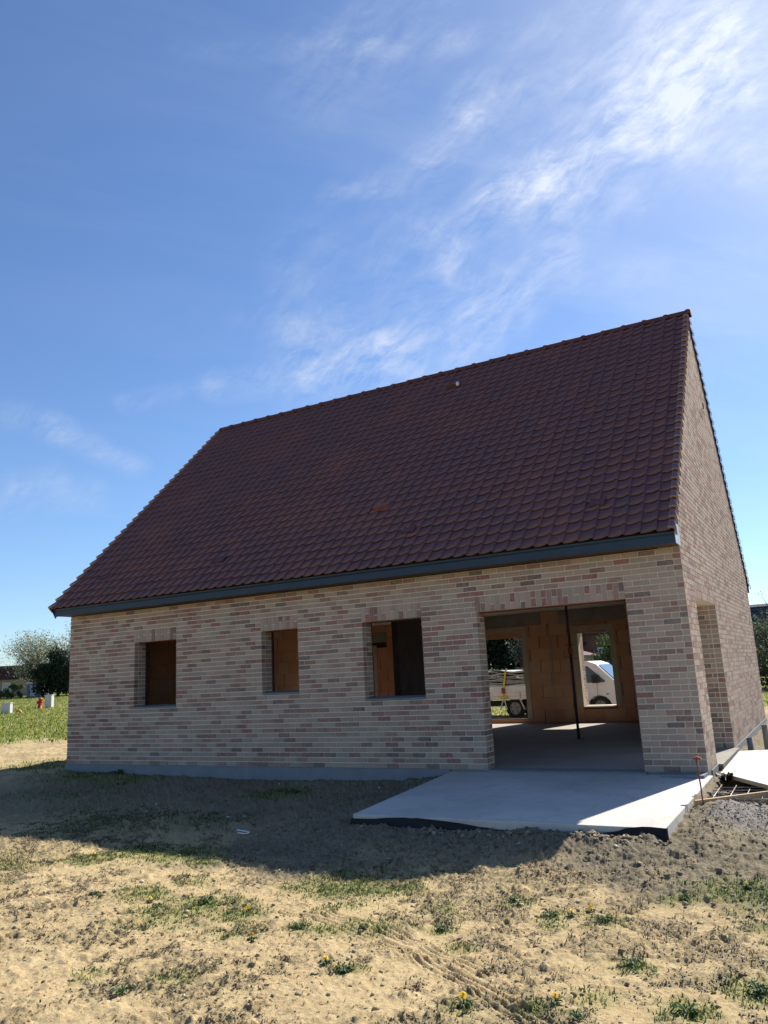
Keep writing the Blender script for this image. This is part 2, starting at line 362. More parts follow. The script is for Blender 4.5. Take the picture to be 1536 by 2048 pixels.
GREEN = [(6.67,-5.02,.30,.9),(6.9,-4.62,.35,1),(7.4,-4.62,.35,.9),(7.83,-4.70,.22,.8),(9.55,-4.95,.38,1),(9.95,-4.93,.3,.9),(8.23,-5.88,.22,.8),(8.87,-5.88,.3,.9),(9.35,-6.02,.22,.8),(8.84,-6.2,.3,.7),
 (10.04,-6.21,.12,.8),(10.2,-6.2,.14,.7),(10.43,-6.01,.2,.7),(10.88,-5.8,.13,.7),(-1.06,.4,.8,1),(1.0,-.1,.9,.9),(2.2,-.4,.6,.6),(6.04,-1.13,.45,1),(6.27,-3.06,.7,.30),(5.18,-3.65,.8,.45),(4.0,-3.0,.9,.22),(2.5,-2.0,.9,.3),(11.15,-5.04,.14,.7),
 (11.49,-5.3,.15,.7),(11.84,-5.34,.12,.8),(12.25,-4.8,.12,.9),(12.6,-4.56,.35,.7),(11.53,-5.51,.1,.6),(12.19,-6.13,.12,.8),(10.71,-6.7,.1,.7),(12.54,-6.57,.14,.8),(12.8,-6.22,.15,.9),(11.9,-6.82,.1,.7),(11.54,-6.97,.1,.6),
 (12.1,-6.6,.12,.6),(9.6,-6.4,.18,.5),(8.3,-5.3,.2,.4),(10.0,-5.6,.25,.4),(10.7,-5.35,.2,.45),(11.1,-6.1,.12,.4),(9.3,-7.3,.12,.5),(9.9,-7.2,.14,.5),(12.9,-5.2,.25,.5),(6.0,-5.6,.4,.5),(6.6,-6.3,.3,.5)]
def masks(x, y):
    n = fbm(x, y, 1.1, 4, .55, 11); n2 = fbm(x, y, 3.2, 4, .6, 21); n3 = fbm(x, y, 9, 3, .6, 31)
    g = np.zeros_like(x)
    for (a, b, r, k) in GREEN: g = np.maximum(g, k*np.exp(-((x-a)**2+(y-b)**2)/(r*r)))
    g = np.clip(g*1.2 + (n3-.5)*.9*(g > .08), 0, 1)
    s = -.8*x+.6*y
    fl = ss(s + (n-.5)*6, 8.5, 11)*ss(-x, -1, 2)         # meadow left of the house
    bk = ss(y, 12.5, 17)*ss(n*3+y*.2, 3, 4.5)            # grass behind
    g = np.maximum(g, np.maximum(fl*(.75+.5*(n2-.3)), bk*.8)); g = np.clip(g, 0, 1)
    # dark moist building soil beside the terrace and along the wall
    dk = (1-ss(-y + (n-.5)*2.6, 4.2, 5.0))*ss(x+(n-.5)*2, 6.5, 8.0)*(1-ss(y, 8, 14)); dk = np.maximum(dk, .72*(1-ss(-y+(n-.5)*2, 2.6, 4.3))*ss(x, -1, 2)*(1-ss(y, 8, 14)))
    gr = ss(x+(n-.5)*1.2, 11.85, 12.3)*(1-ss(np.abs(y+1.9)+(n2-.5)*.8, .5, 1.2))   # grey gravel by the formwork
    weed = ss(n*.38+n2*.34+n3*.28, .462, .555)*(1-fl)        # flattened dead weeds
    return g, dk, gr, weed, fl
TR = [((4.6,-5.35),(6.2,-5.66),(6.75,-5.64),(7.5,-6.0)), ((5.6,-5.42),(6.6,-5.53),(7.4,-5.60),(8.2,-6.02)), ((9.6,-5.85),(10.6,-6.19),(11.0,-6.32),(11.6,-6.72),(12.1,-7.1)), ((10.0,-5.85),(10.9,-6.12),(11.5,-6.46)), ((11.3,-5.0),(11.9,-5.32),(12.35,-5.62),(13.6,-6.4)), ((11.7,-5.05),(12.5,-5.5),(13.7,-6.15))]
def tracks(x, y):
    r = np.zeros_like(x)
    for pl in TR:
        for (a, b) in zip(pl[:-1], pl[1:]):
            ax, ay = a; bx, by = b; L = math.hypot(bx-ax, by-ay); ux, uy = (bx-ax)/L, (by-ay)/L
            t = (x-ax)*ux+(y-ay)*uy; d = -(x-ax)*uy+(y-ay)*ux + .012*np.sin(t*9)
            w_ = ss(t, -.02, .05)*(1-ss(t, L-.05, L+.02))*(1-ss(np.abs(d), .07, .09))
            r = r + w_*ss(fbm(x, y, 1.7, 3, .5, 151), .30, .46)*(-.0065*np.clip(np.cos(d*2*math.pi/.046)*1.6, -1, 1) - .004)
    return r
def ground_h(x, y):
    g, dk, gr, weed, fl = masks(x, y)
    dist = np.hypot(x-CAM.x, y-CAM.y)
    rel = (fbm(x, y, .9, 3, .5, 51)-.5)*.09
    c1 = fbm(x, y, 5.5, 4, .6, 61); c2 = fbm(x, y, 18, 3, .65, 71)
    lump = np.maximum(c1-.50, 0)*.075 + (c2-.5)*.020*np.clip(.45+1.2*weed+.6*dk, 0, 1.3)
    fine = (fbm(x, y, 40, 3, .7, 81)-.5)*(.007+.010*np.clip(weed+dk, 0, 1))*(dist < 14)
    clod = ss(fbm(x, y, 21, 3, .65, 91), .56, .70)*.020
    tr = tracks(x, y)
    smooth = (tr < -.0005)*.7
    h = base_h(x, y) + rel + (lump+fine)*(1-smooth)*(1+.5*dk) + clod*np.clip(.25+dk+.6*weed, 0, 1)*(1-smooth) + tr - gr*.01
    near = (x > -.6)*(x < 12.5)*(y > -.6)*(y < 10.0)
    # keep the soil below floor and slabs
    inside = (x > 0)*(x < 11.8)*(y > .1)*(y < 9.3); h = np.where(inside, -.35, h)
    sl_ = (x > 8.55)*(x < 11.85)*(y > -3.37)*(y < .1); h = np.where(sl_, np.minimum(h, -.16), h)
    return h, g, dk, gr, weed, fl
def gz(x, y):
    return float(ground_h(np.array([float(x)]), np.array([float(y)]))[0][0])
# polar grid round the viewpoint's foot: fine where the photograph looks, coarse elsewhere
a_f = np.linspace(rad(-66), rad(9), 900); a_c = np.linspace(rad(9), rad(294), 90)[1:-1]
A = np.concatenate([a_f, a_c]); R_ = [0.05, .5, 1.0, 1.5, 2.0, 2.4]
while R_[-1] < 9: R_.append(R_[-1]*1.0033+.0008)
while R_[-1] < 30: R_.append(R_[-1]*1.012)
while R_[-1] < 1200: R_.append(R_[-1]*1.05)
R_ = np.array(R_); AA, RR = np.meshgrid(A, R_); X = CAM.x+np.sin(AA)*RR; Y = CAM.y+np.cos(AA)*RR
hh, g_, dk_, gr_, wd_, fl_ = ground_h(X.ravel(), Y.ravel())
V = np.stack([X.ravel(), Y.ravel(), hh], -1); nA, nR = len(A), len(R_)
ii, jj = np.meshgrid(np.arange(nR-1), np.arange(nA), indexing='ij'); j2 = (jj+1) % nA
F = np.stack([ii*nA+jj, (ii+1)*nA+jj, (ii+1)*nA+j2, ii*nA+j2], -1).reshape(-1, 4)[:, ::-1]
def soil(t):
    p = t.coord('Position')
    n1, n2, n3, n4 = t.noise(p, 1.3, 6, .6), t.noise(p, 7, 6, .65), t.noise(p, 34, 5, .7), t.noise(p, 140, 4, .7)
    sand = t.mix(t.mr(n2, .3, .7), (.40, .288, .145), (.545, .425, .235)); sand = t.mix(t.mr(n1, .38, .68, 0, .6), sand, (.45, .335, .175))
    sand = t.mix(t.math('MULTIPLY', t.mr(n3, .50, .64, 0, .85), t.mr(t.noise(p, 2.3, 5, .65), .40, .58, .15, 1.0)), sand, (.19, .14, .08)); sand = t.mix(t.mr(n4, .5, .8, 0, .35), sand, (.62, .50, .32))
    weed = t.mix(t.mr(n3, .38, .62), (.10, .08, .045), (.29, .235, .13))
    c = t.mix(t.math('MULTIPLY', t.attr('weed'), t.mr(n3, .38, .6), True), sand, weed)
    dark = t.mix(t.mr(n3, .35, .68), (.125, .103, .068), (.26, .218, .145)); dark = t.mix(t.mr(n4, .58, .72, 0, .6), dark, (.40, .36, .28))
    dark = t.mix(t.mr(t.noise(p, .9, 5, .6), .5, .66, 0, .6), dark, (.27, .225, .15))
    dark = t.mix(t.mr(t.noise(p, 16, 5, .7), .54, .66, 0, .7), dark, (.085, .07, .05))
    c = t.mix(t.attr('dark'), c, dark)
    c = t.mix(t.mr(t.noise(p, .75, 5, .62), .54, .66, 0, .55), c, (.60, .49, .33)) if False else c
    grav = t.mix(t.mr(n4, .35, .65), (.12, .11, .10), (.30, .275, .245)); c = t.mix(t.attr('gravel'), c, grav)
    gg = t.mix(t.mr(n3, .3, .7), (.09, .12, .025), (.22, .25, .06)); gg = t.mix(t.mr(n1, .4, .7, 0, .5), gg, (.30, .28, .10))
    c = t.mix(t.math('MULTIPLY', t.attr('green'), t.mr(n3, .32, .6, .35, .95)), c, gg)
    t.color(c); h = t.math('ADD', n4, t.math('MULTIPLY', n3, 1.4)); t.bump(h, .7, .012)
M['soil'] = mat('soil', soil, .97, .1)
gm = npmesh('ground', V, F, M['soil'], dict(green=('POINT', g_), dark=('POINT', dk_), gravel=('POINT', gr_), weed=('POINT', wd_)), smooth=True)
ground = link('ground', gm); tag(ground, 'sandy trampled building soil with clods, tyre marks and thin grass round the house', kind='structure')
# ------------------------------------------------------------------ house
L, DD, CH, BL = 11.8085, 9.40, .0769, .2253
EY, EZ, RZ = -.40, 3.005, 8.03; RY = DD/2; SLOPE = (RZ-EZ)/(RY-EY)
house = thing('brick_house', 'new unfinished brick house with steep dark red tiled roof and empty window openings', 'house')
def interval_sub(a, b, holes):
    iv = [(a, b)]
    for (h0, h1) in holes:
        n = []
        for (p, q_) in iv:
            if h1 <= p or h0 >= q_: n.append((p, q_)); continue
            if h0 > p+1e-6: n.append((p, h0))
            if h1 < q_-1e-6: n.append((h1, q_))
        iv = n
    return iv
JT = .0128
def course_pieces(k, a, b, holes, seed):
    """brick intervals of one course between a and b, off the holes"""
    off = (k % 2)*.5*BL + ((k*7+seed*3) % 5)*.0
    res = []
    for (p, q_) in interval_sub(a, b, holes):
        js = [p]; x = math.floor((p-off)/BL)*BL+off
        while x < q_:
            if x > p+.055 and x < q_-.055: js.append(x)
            x += BL
        js.append(q_)
        for i in range(len(js)-1):
            s0 = js[i]+(JT/2 if i > 0 else 0); s1 = js[i+1]-(JT/2 if i < len(js)-2 else 0)
            res.append((s0, s1))
    return res
# openings x0,x1,z0,z1 (masonry hole), soldier course above each
FO = [(1.82, 2.885, 13*CH, 29*CH), (4.86, 5.625, 15*CH, 29*CH), (6.89, 7.95, 13*CH, 29*CH), (8.87, 11.04, -.3, 29*CH)]
GO = [(.85, 2.93, -.3, 29*CH)]
RO = [(5.00, 6.352, -.3, 30*CH), (7.80, 8.62, 5*CH, 29*CH), (.65, 1.85, -.3, 28*CH), (3.62, 4.72, -.3, 29*CH)]  # last opening unseen, added to light the left rooms; third enlarged likewise
bricks = []     # (wall, x0,x1,y0,y1,z0,z1)
def rj(): return random.uniform(-.0016, .0016)
for k in range(37):
    z0, z1 = k*CH+.004, (k+1)*CH-JT+.004
    hs_ = [(o[0], o[1]) for o in FO if o[2] < z0+.01 and z1 < o[3]+.01]
    hs_ += [(o[0]-.012, o[1]+.0) for o in FO if o[3]-.01 < z0 and z1 < o[3]+3*CH+.01]
    for (a, b) in course_pieces(k, 0 if k % 2 == 0 else .112, L if k % 2 == 0 else L-.1135, hs_, 1):
        bricks.append(('F', a, b, rj(), .102, z0, z1))
# jamb returns of the front openings
for (x0, x1, z0o, z1o) in FO:
    for k in range(0, 29):
        z0, z1 = k*CH+.004, (k+1)*CH-JT+.004
        if z0o > z0+.01: continue
        for sgn, xx in ((-1, x0), (1, x1)):
            if xx > 11: continue
            a, b = (xx-.1, xx+.0005) if sgn < 0 else (xx-.0005, xx+.1)
            if k % 2 == 0: bricks.append(('J', a, b, .1135, .28, z0, z1))
            else:
                bricks.append(('J', a, b, .1135, .17, z0, z1)); bricks.append(('J', a, b, .1815, .28, z0, z1))
        if x1 > 11:
            bricks.append(('J', x1-.0005, x1+.1, .1135, .28, z0, z1))
# lintel bricks: a full soldier then two halves, alternating
lint = []
for (x0, x1, z0o, z1o) in FO:
    n = round((x1-x0+.01)/.0768); pw = (x1-x0+.012)/n
    for i in range(n):
        a = x0-.012+i*pw+.003; b = a+pw-.0105; zt = z1o+3*CH-JT+.004; zb = z1o+.002
        if i % 2 == 0: lint.append((a, b, rj()-.001, .102, zb, zt))
        else:
            zm = (zb+zt)/2+random.choice((-.02, .0, .012)); lint.append((a, b, rj(), .102, zb, zm-.005)); lint.append((a, b, rj(), .102, zm+.006, zt))
# gable (x=L plane)
def rake_y(z):   # y where the roof underside is at z (front side)
    return EY + (z+.10-EZ)/SLOPE
gab = []
def gable_courses(side):
    for k in range(105):
        z0, z1 = k*CH+.004, (k+1)*CH-JT+.004
        ya = max(0, rake_y(z1)); yb = DD-ya
        if yb-ya < .15: break
        hs_ = []
        if side > 0:
            hs_ = [(o[0], o[1]) for o in GO if o[2] < z0+.01 and z1 < o[3]+.01] + [(o[0]-.0, o[1]+.0) for o in GO if o[3]-.01 < z0 and z1 < o[3]+3*CH+.01]
        st = 0 if (k % 2 == 1 or ya > 0) else .1135
        for (a, b) in course_pieces(k+1, max(ya, st), yb, hs_, 2):
            if side > 0: gab.append((L-.102, L-rj()*.6, a, b, z0, z1))
            else: gab.append((rj()*.6, .102, a, b, z0, z1))
gable_courses(1); gable_courses(-1)
for (y0, y1, z0o, z1o) in GO:
    for k in range(29):
        z0, z1 = k*CH+.004, (k+1)*CH-JT+.004
        for yy, s_ in ((y0, -1), (y1, 1)):
            a, b = (yy-.1, yy+.0005) if s_ < 0 else (yy-.0005, yy+.1)
            if k % 2: gab.append((L-.28, L-.1135, a, b, z0, z1))
            else: gab.append((L-.17, L-.1135, a, b, z0, z1)); gab.append((L-.28, L-.1815, a, b, z0, z1))
    n = round((y1-y0)/.0768); pw = (y1-y0)/n
    for i in range(n):
        a = y0+i*pw+.004; b = a+pw-.01; zb = z1o+.002; zt = z1o+3*CH-JT+.004
        if i % 2: gab.append((L-.102, L+.001, a, b, zb, zt))
        else: zm = (zb+zt)/2; gab.append((L-.102, L+.001, a, b, zb, zm-.005)); gab.append((L-.102, L+.001, a, b, zm+.005, zt))
rear = []
for k in range(37):
    z0, z1 = k*CH+.004, (k+1)*CH-JT+.004
    hs_ = [(o[0], o[1]) for o in RO if o[2] < z0+.01 and z1 < o[3]+.01]
    for (a, b) in course_pieces(k, .112, L-.1135, hs_, 3): rear.append((a, b, DD-.102, DD+rj()*.5, z0, z1))
    for (x0, x1, zo0, zo1) in RO:
        if zo0 > z0+.01 or zo1 < z1: continue
        for xx, s_ in ((x0, -1), (x1, 1)):
            a, b = (xx-.1, xx+.0005) if s_ < 0 else (xx-.0005, xx+.1)
            rear.append((a, b, DD-.28, DD-.1135, z0, z1))
def wall_mesh(name, m_, parent, a0, a1, z0, z1, holes, c0, c1, axis):
    """slab wall with rectangular holes; runs along x (axis 'x') or y, thickness c0..c1"""
    xs = sorted({a0, a1, *[v for h in holes for v in h[:2] if a0 < v < a1]}); zs = sorted({z0, z1, *[v for h in holes for v in h[2:4] if z0 < v < z1]})
    def solid(i, j):
        if i < 0 or j < 0 or i >= len(xs)-1 or j >= len(zs)-1: return False
        cx, cz = (xs[i]+xs[i+1])/2, (zs[j]+zs[j+1])/2
        return not any(h[0] < cx < h[1] and h[2] < cz < h[3] for h in holes)
    b = MB(); P = (lambda a, c, z: (a, c, z)) if axis == 'x' else (lambda a, c, z: (c, a, z))
    for i in range(len(xs)-1):
        for j in range(len(zs)-1):
            if not solid(i, j): continue
            p, q_, r, s = xs[i], xs[i+1], zs[j], zs[j+1]
            b.add([P(p, c0, r), P(q_, c0, r), P(q_, c0, s), P(p, c0, s)], [(0, 1, 2, 3)]); b.add([P(p, c1, r), P(q_, c1, r), P(q_, c1, s), P(p, c1, s)], [(3, 2, 1, 0)])
            if not solid(i-1, j): b.add([P(p, c0, r), P(p, c1, r), P(p, c1, s), P(p, c0, s)], [(3, 2, 1, 0)])
            if not solid(i+1, j): b.add([P(q_, c0, r), P(q_, c1, r), P(q_, c1, s), P(q_, c0, s)], [(0, 1, 2, 3)])
            if not solid(i, j-1): b.add([P(p, c0, r), P(q_, c0, r), P(q_, c1, r), P(p, c1, r)], [(3, 2, 1, 0)])
            if not solid(i, j+1): b.add([P(p, c0, s), P(q_, c0, s), P(q_, c1, s), P(p, c1, s)], [(0, 1, 2, 3)])
    me = bpy.data.meshes.new(name); me.from_pydata(b.v, [], b.f); me.materials.append(m_)
    import bmesh
    bm = bmesh.new(); bm.from_mesh(me); bmesh.ops.remove_doubles(bm, verts=bm.verts, dist=1e-5); bmesh.ops.recalc_face_normals(bm, faces=bm.faces); bm.to_mesh(me); bm.free()
    return link(name, me, parent)
mo = .008
def grow(h, g): return (h[0]-g, h[1]+g, h[2], h[3])
fw = wall_mesh('front_wall', M['mortar'], house, mo, L-mo, .0, 37*CH, [(o[0]-.004 if o[0] < 8 else o[0]-.004, o[1]+.004, o[2], o[3]) for o in FO], mo, .283, 'x')
rw = wall_mesh('rear_wall', M['mortar'], house, mo, L-mo, .0, 37*CH, [(o[0]-.004, o[1]+.004, o[2], o[3]) for o in RO], DD-.283, DD-mo, 'x')
def gable_mesh(name, c0, c1, holes):
    o = wall_mesh(name, M['mortar'], house, .284, DD-.284, 0, 2.84, holes, c0, c1, 'y')
    b = MB(); zt = 2.842; ya = max(0.006, rake_y(zt)); za = RZ-.10
    me2 = MB(); me2.prism([(ya, zt), (DD-ya, zt), (RY, za)], c0, c1, axis='x').obj('gable_peak', M['mortar'], o)
    return o
gw = gable_mesh('gable_wall', L-.283, L-mo, [(o[0]-.004, o[1]+.004, o[2], o[3]) for o in GO])
gw['label'] = 'sunlit gable wall with door opening'
lw = gable_mesh('gable_wall', mo, .283, [])
# single bricks: the 300 that show largest, the rest joined
def unit_box(name, m_, seed):
    r = random.Random(seed); b = MB(); b.box(-.5, .5, -.5, .5, -.5, .5); b.v = [tuple(c+r.uniform(-.008, .008) for c in p) for p in b.v]
    return b.mesh(name, m_)
bmeshes = [unit_box('brick', M['brick_one'], s) for s in range(5)]
def place_box(meshes, name, parent, x0, x1, y0, y1, z0, z1):
    o = link(name, random.choice(meshes), parent, ((x0+x1)/2, (y0+y1)/2, (z0+z1)/2)); o.scale = (x1-x0, y1-y0, z1-z0); return o
def size_on_screen(c): return 1/max(.1, (Vector(c)-CAM).length)
cand = sorted(bricks, key=lambda b: -size_on_screen(((b[1]+b[2])/2, b[3], (b[5]+b[6])/2))*(1 if b[0] == 'F' else .6))
nb = 0; rest = MB()
for b in cand:
    if nb < 300: place_box(bmeshes, 'brick', fw, *b[1:]); nb += 1
    else: rest.box(*b[1:], a=random.uniform(.0001, 1))
o = rest.obj('brick_courses', M['brick'], fw); o['kind'] = 'stuff'
for l_ in lint: place_box(bmeshes, 'lintel_brick', fw, *l_)
gb = MB(); lb = MB(); rb = MB()
for g in gab: (gb if g[0] > 5 else lb).box(*g, a=random.uniform(.0001, 1))
for g in rear: rb.box(*g, a=random.uniform(.0001, 1))
gb.obj('brick_courses', M['brick'], gw)['kind'] = 'stuff'; lb.obj('brick_courses', M['brick'], lw)['kind'] = 'stuff'; rb.obj('brick_courses', M['brick'], rw)['kind'] = 'stuff'
# soffits under the lintels (steel/terracotta reddish) and sills
for (x0, x1, z0o, z1o) in FO:
    MB().box(x0, x1, .104, .28, z1o-.012, z1o-.002).obj('lintel_soffit', simple('red_lintel', (.20, .055, .035), .8), fw)
    if z0o > 0:
        MB().prism([(.004, z0o+.003), (.28, z0o+.003), (.28, z0o+.058), (-.012, z0o+.030), (-.012, z0o+.010)], x0-.0, x1+.0, axis='x').obj('window_sill', M['plinth'], fw)
# plinth, floor, ceiling
MB().box(-.02, 8.28, -.022, .25, -.55, -.002).box(8.28, L+.0, .012, .25, -.55, -.002).box(L-.25, L+.014, .252, DD, -.55, -.002).obj('plinth', M['plinth'], house)
MB().box(.25, L-.252, .254, DD-.05, -.3, -.004).obj('floor_slab', M['floor'], house)
MB().box(8.85, 11.06, -.06, .252, -.2, -.0045).obj('door_step', M['plinth'], house)
MB().box(L-.249, L+.07, .86, 2.92, -.2, .0).obj('door_step', M['lintel'], house)
MB().box(.29, L-.29, .29, DD-.29, 2.78, 2.95).obj('ceiling', M['ceiling'], house)
# inner leafs: front, gables (joined), rear (block by block)
inner = house
wall_mesh('inner_front_wall', M['joint'], house, .30, L-.30, 0, 2.78, [(o[0]-.1, o[1]+.1, o[2]-.06, o[3]+.05) for o in FO], .30, .48, 'x')
wall_mesh('inner_gable_wall', M['joint'], house, .484, 8.92, 0, 2.78, [(o[0]-.05, o[1]+.05, o[2], o[3]) for o in GO], L-.48, L-.30, 'y')
BH, BW = .308, .50
def blockwall(name, holes, along, a0, a1, face, back, axis, singles, z1=2.78):
    root = wall_mesh(name, M['joint'], house, a0, a1, .0, z1, holes, back, face+(.046 if back > face else -.046), axis)
    st = MB(); cm = [unit_box('clay_block', M['clay_one'], s) for s in range(3)] if singles else None
    k = 0; z = .004
    while z < z1-.05:
        zt = min(z+BH, z1); a = a0-(k % 2)*BW/2
        hs_ = [(h[0], h[1]) for h in holes if h[2] < (z+zt)/2 < h[3]]
        while a < a1:
            gap = random.choice((.005, .006, .008, .034, .026)); s0, s1 = max(a+gap/2, a0), min(a+BW-gap/2, a1)
            for (p, q_) in interval_sub(s0, s1, hs_):
                if q_-p < .04: continue
                f_ = face+random.uniform(-.004, .004); bk = back*.3+face*.7
                lo, hi = min(f_, bk), max(f_, bk)
                box = (p, q_, lo, hi, z, zt-.004) if axis == 'x' else (lo, hi, p, q_, z, zt-.004)
                if singles: place_box(cm, 'clay_block', root, *box)
                else: st.box(*box, a=random.uniform(.0001, 1))
            a += BW
        z = zt; k += 1
    if not singles: st.obj('clay_blocks', M['clay'], root)['kind'] = 'stuff'
    return root
IRO = [(4.95, 6.352, .10, 2.31), (7.80, 8.62, .37, 2.225), (.65, 1.85, .05, 2.10), (3.62, 4.72, .05, 2.225)]  # last hole unseen, added so light reaches the rooms behind the windows
BR = [(4.80, 6.90, 2.45, 2.78), (7.35, 9.05, 2.42, 2.78), (.8, 2.3, 2.3, 2.6)]       # concrete beams
ir = blockwall('inner_rear_wall', IRO+BR, 'x', .30, L-.30, 8.93, 9.11, 'x', True)
blockwall('inner_gable_wall', [], 'y', .49, 8.92, .48, .30, 'y', True)
for (x0, x1, z0, z1) in BR: MB().box(x0+.003, x1-.003, 8.925, 9.105, z0+.003, z1-.003).obj('concrete_beam', M['lintel'], ir)
for (x0, x1, z0, z1) in IRO:     # cream render round each opening
    w_ = .125; b = MB(); y0, y1 = 8.912, 8.922
    zb = z0 if z0 > .2 else z0
    b.box(x0-w_, x0, y0, y1, zb, z1); b.box(x1, x1+w_, y0, y1, zb, z1); b.box(x0-w_, x1+w_, y0, y1, z1+.001, z1+w_)
    b.box(x0-.002, x0+.012, y0, 9.12, zb, z1-.012); b.box(x1-.012, x1+.002, y0, 9.12, zb, z1-.012); b.box(x0, x1, y0, 9.12, z1-.012, z1)
    if z0 > .2: b.box(x0+.013, x1-.013, y0, 9.12, z0-.03, z0+.004)
    b.obj('opening_surround', M['plaster'], ir)
MB().box(4.95, 6.352, 8.96, 9.10, .0, .085).obj('threshold', M['clay'], ir)
# mortar smear and cable chase on the rear pier
MB().tube([(7.10, 8.915, 2.6), (7.07, 8.912, 2.2), (7.10, 8.915, 1.6), (7.08, 8.914, .9), (7.045, 8.915, .12)], [.012, .018, .012, .014, .01], 6).obj('conduit', M['plaster'], ir)
# partitions
blockwall('partition_wall', [], 'x', .50, 2.25, 3.3, 3.45, 'x', False)
blockwall('partition_wall', [], 'y', .50, 1.7, 3.25, 3.10, 'y', False)
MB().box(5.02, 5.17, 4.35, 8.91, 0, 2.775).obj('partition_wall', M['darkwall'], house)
# ---- roof
roof = MB()
def slope_pt(s, side, lift=0.0):   # s metres up the rafter from the eave
    c = math.cos(math.atan(SLOPE)); sn = math.sin(math.atan(SLOPE)); y = EY+s*c - lift*sn; z = EZ+s*sn+lift*c
    return (y, z) if side > 0 else (DD-y, z)
RL = math.hypot(RY-EY, RZ-EZ)
for side in (1, -1):
    poly = [slope_pt(.03, side, -.035), slope_pt(RL, side, -.035), slope_pt(RL-.06, side, -.12), slope_pt(.12, side, -.12)]
    roof.prism(poly if side < 0 else poly[::-1], -.06, L+.015, axis='x')
roof_o = roof.obj('roof', M['underlay'], house); roof_o['label'] = 'steep dark red pantile roof'
NR, NC = 31, 58; G = RL/NR; TW = (L+.10)/NC; XL = -.085
TL = G+.055
prof = [(0, .000), (.10, -.003), (.38, -.004), (.62, .003), (.77, .014), (.87, .025), (.96, .026), (1.005, .020), (1.01, -.004)]
def tile_geo():
    """local: x across, y up the slope, z normal; lower edge at y=0"""
    V = []; F = []; n = len(prof)
    for (y, l) in ((0, .024), (TL, .002)):
        for (u, z) in prof: V.append((u*TW, y+(0 if y else (-.010*math.sin(u*math.pi) )), z+l))
    for (u, z) in prof: V.append((u*TW, .0, z+.010))
    F += [(i, i+1, n+i+1, n+i) for i in range(n-1)] + [(2*n+i, 2*n+i+1, i+1, i) for i in range(n-1)]
    return V, F
tv, tf = tile_geo()
tm = bpy.data.meshes.new('roof_tile'); tm.from_pydata(tv, [], tf); tm.materials.append(M['tile_one']); tm.polygons.foreach_set('use_smooth', [i < len(prof)-1 for i in range(len(tf))]); tm.update()
ang = math.atan(SLOPE)
tiles = []
for side in (1, -1):
    for r_ in range(NR):
        for c_ in range(NC):
            y, z = slope_pt(r_*G + .004*math.sin(c_*.37+r_*.8)+random.uniform(-.0035, .0035), side, .004*math.sin(c_*.21+side)*math.sin(r_*.33)); tiles.append((side, r_, c_, XL+c_*TW+.004*math.sin(r_*.9), y, z))
tiles.sort(key=lambda t: (t[0] < 0, (Vector((t[3], t[4], t[5]))-CAM).length))
tv_np = np.array(tv); tfs = [tuple(f) for f in tf]
rv = {1: [], -1: []}; cnt = 0; rvF = {1: [], -1: []}; rva = {1: [], -1: []}
for (side, r_, c_, x, y, z) in tiles:
    jr = random.uniform(-.012, .012); jl = random.uniform(0, .006)
    if side > 0: Mx = Matrix.Translation((x, y, z)) @ Matrix.Rotation(ang, 4, 'X') @ Matrix.Rotation(jr, 4, 'Z') @ Matrix.Translation((0, 0, jl))
    else: Mx = Matrix.Translation((x+TW, y, z)) @ Matrix.Rotation(math.pi, 4, 'Z') @ Matrix.Rotation(ang, 4, 'X') @ Matrix.Translation((0, 0, jl))
    if side > 0 and cnt < 300:
        o = link('roof_tile', tm, roof_o); o.matrix_local = Mx; cnt += 1
    else:
        a = np.array(Mx); P = tv_np @ a[:3, :3].T + a[:3, 3]; base = len(rv[side])*len(tv)
        rv[side].append(P); rvF[side].extend([tuple(i+base for i in f) for f in tfs]); rva[side].extend([random.uniform(.0001, 1)]*len(tfs))
for side in (1, -1):
    V_ = np.concatenate(rv[side]); me = npmesh('roof_tiles', V_, np.array(rvF[side]), M['tile'], dict(rnd=('FACE', rva[side])), smooth=False)
    sm = np.tile(np.array([i < len(prof)-1 for i in range(len(tf))]), len(rv[side])); me.polygons.foreach_set('use_smooth', sm)
    o = link('roof_tiles', me, roof_o); o['kind'] = 'stuff'
# verge tiles down both edges of both slopes
def verge_geo():
    V = []; F = []; ps = []
    for k in range(7): q = math.pi*(k/6)-.2; ps.append((.050-.050*math.cos(q)*1.0-.0, .012+.042*math.sin(q)))
    ps.append((.098, -.05)); ps.append((.092, -.095)); n = len(ps)
    for (y, l, s) in ((-.012, .026, 1.12), (TL, -.014, .72)):
        for (x, z) in ps: V.append((x*s, y, z*s+l))
    for (x, z) in ps: V.append(((x-.05)*.72+.05, -.012, z*.7+.012))
    F += [(i, i+1, n+i+1, n+i) for i in range(n-1)] + [(2*n+i, 2*n+i+1, i+1, i) for i in range(n-1)]
    return V, F
vv, vf = verge_geo()
vm_ = bpy.data.meshes.new('verge_tile'); vm_.from_pydata(vv, [], vf); vm_.materials.append(M['verge']); vm_.polygons.foreach_set('use_smooth', [True]*len(vf)); vm_.update()
vm2 = bpy.data.meshes.new('verge_tile'); vm2.from_pydata([(-x, y, z) for x, y, z in vv], [], [tuple(reversed(f)) for f in vf]); vm2.materials.append(M['verge']); vm2.polygons.foreach_set('use_smooth', [True]*len(vf)); vm2.update()
for side in (1, -1):
    for r_ in range(NR):
        y, z = slope_pt(r_*G, side)
        for (xe, flip) in ((L-.055, 0), (-.03, 1)):
            Mx = Matrix.Translation((xe, y, z))
            if side < 0: Mx = Mx @ Matrix.Rotation(math.pi, 4, 'Z')
            Mx = Mx @ Matrix.Rotation(ang, 4, 'X')
            me = (vm2 if flip else vm_) if side > 0 else (vm_ if flip else vm2)
            o = link('verge_tile', me, roof_o); o.matrix_local = Mx
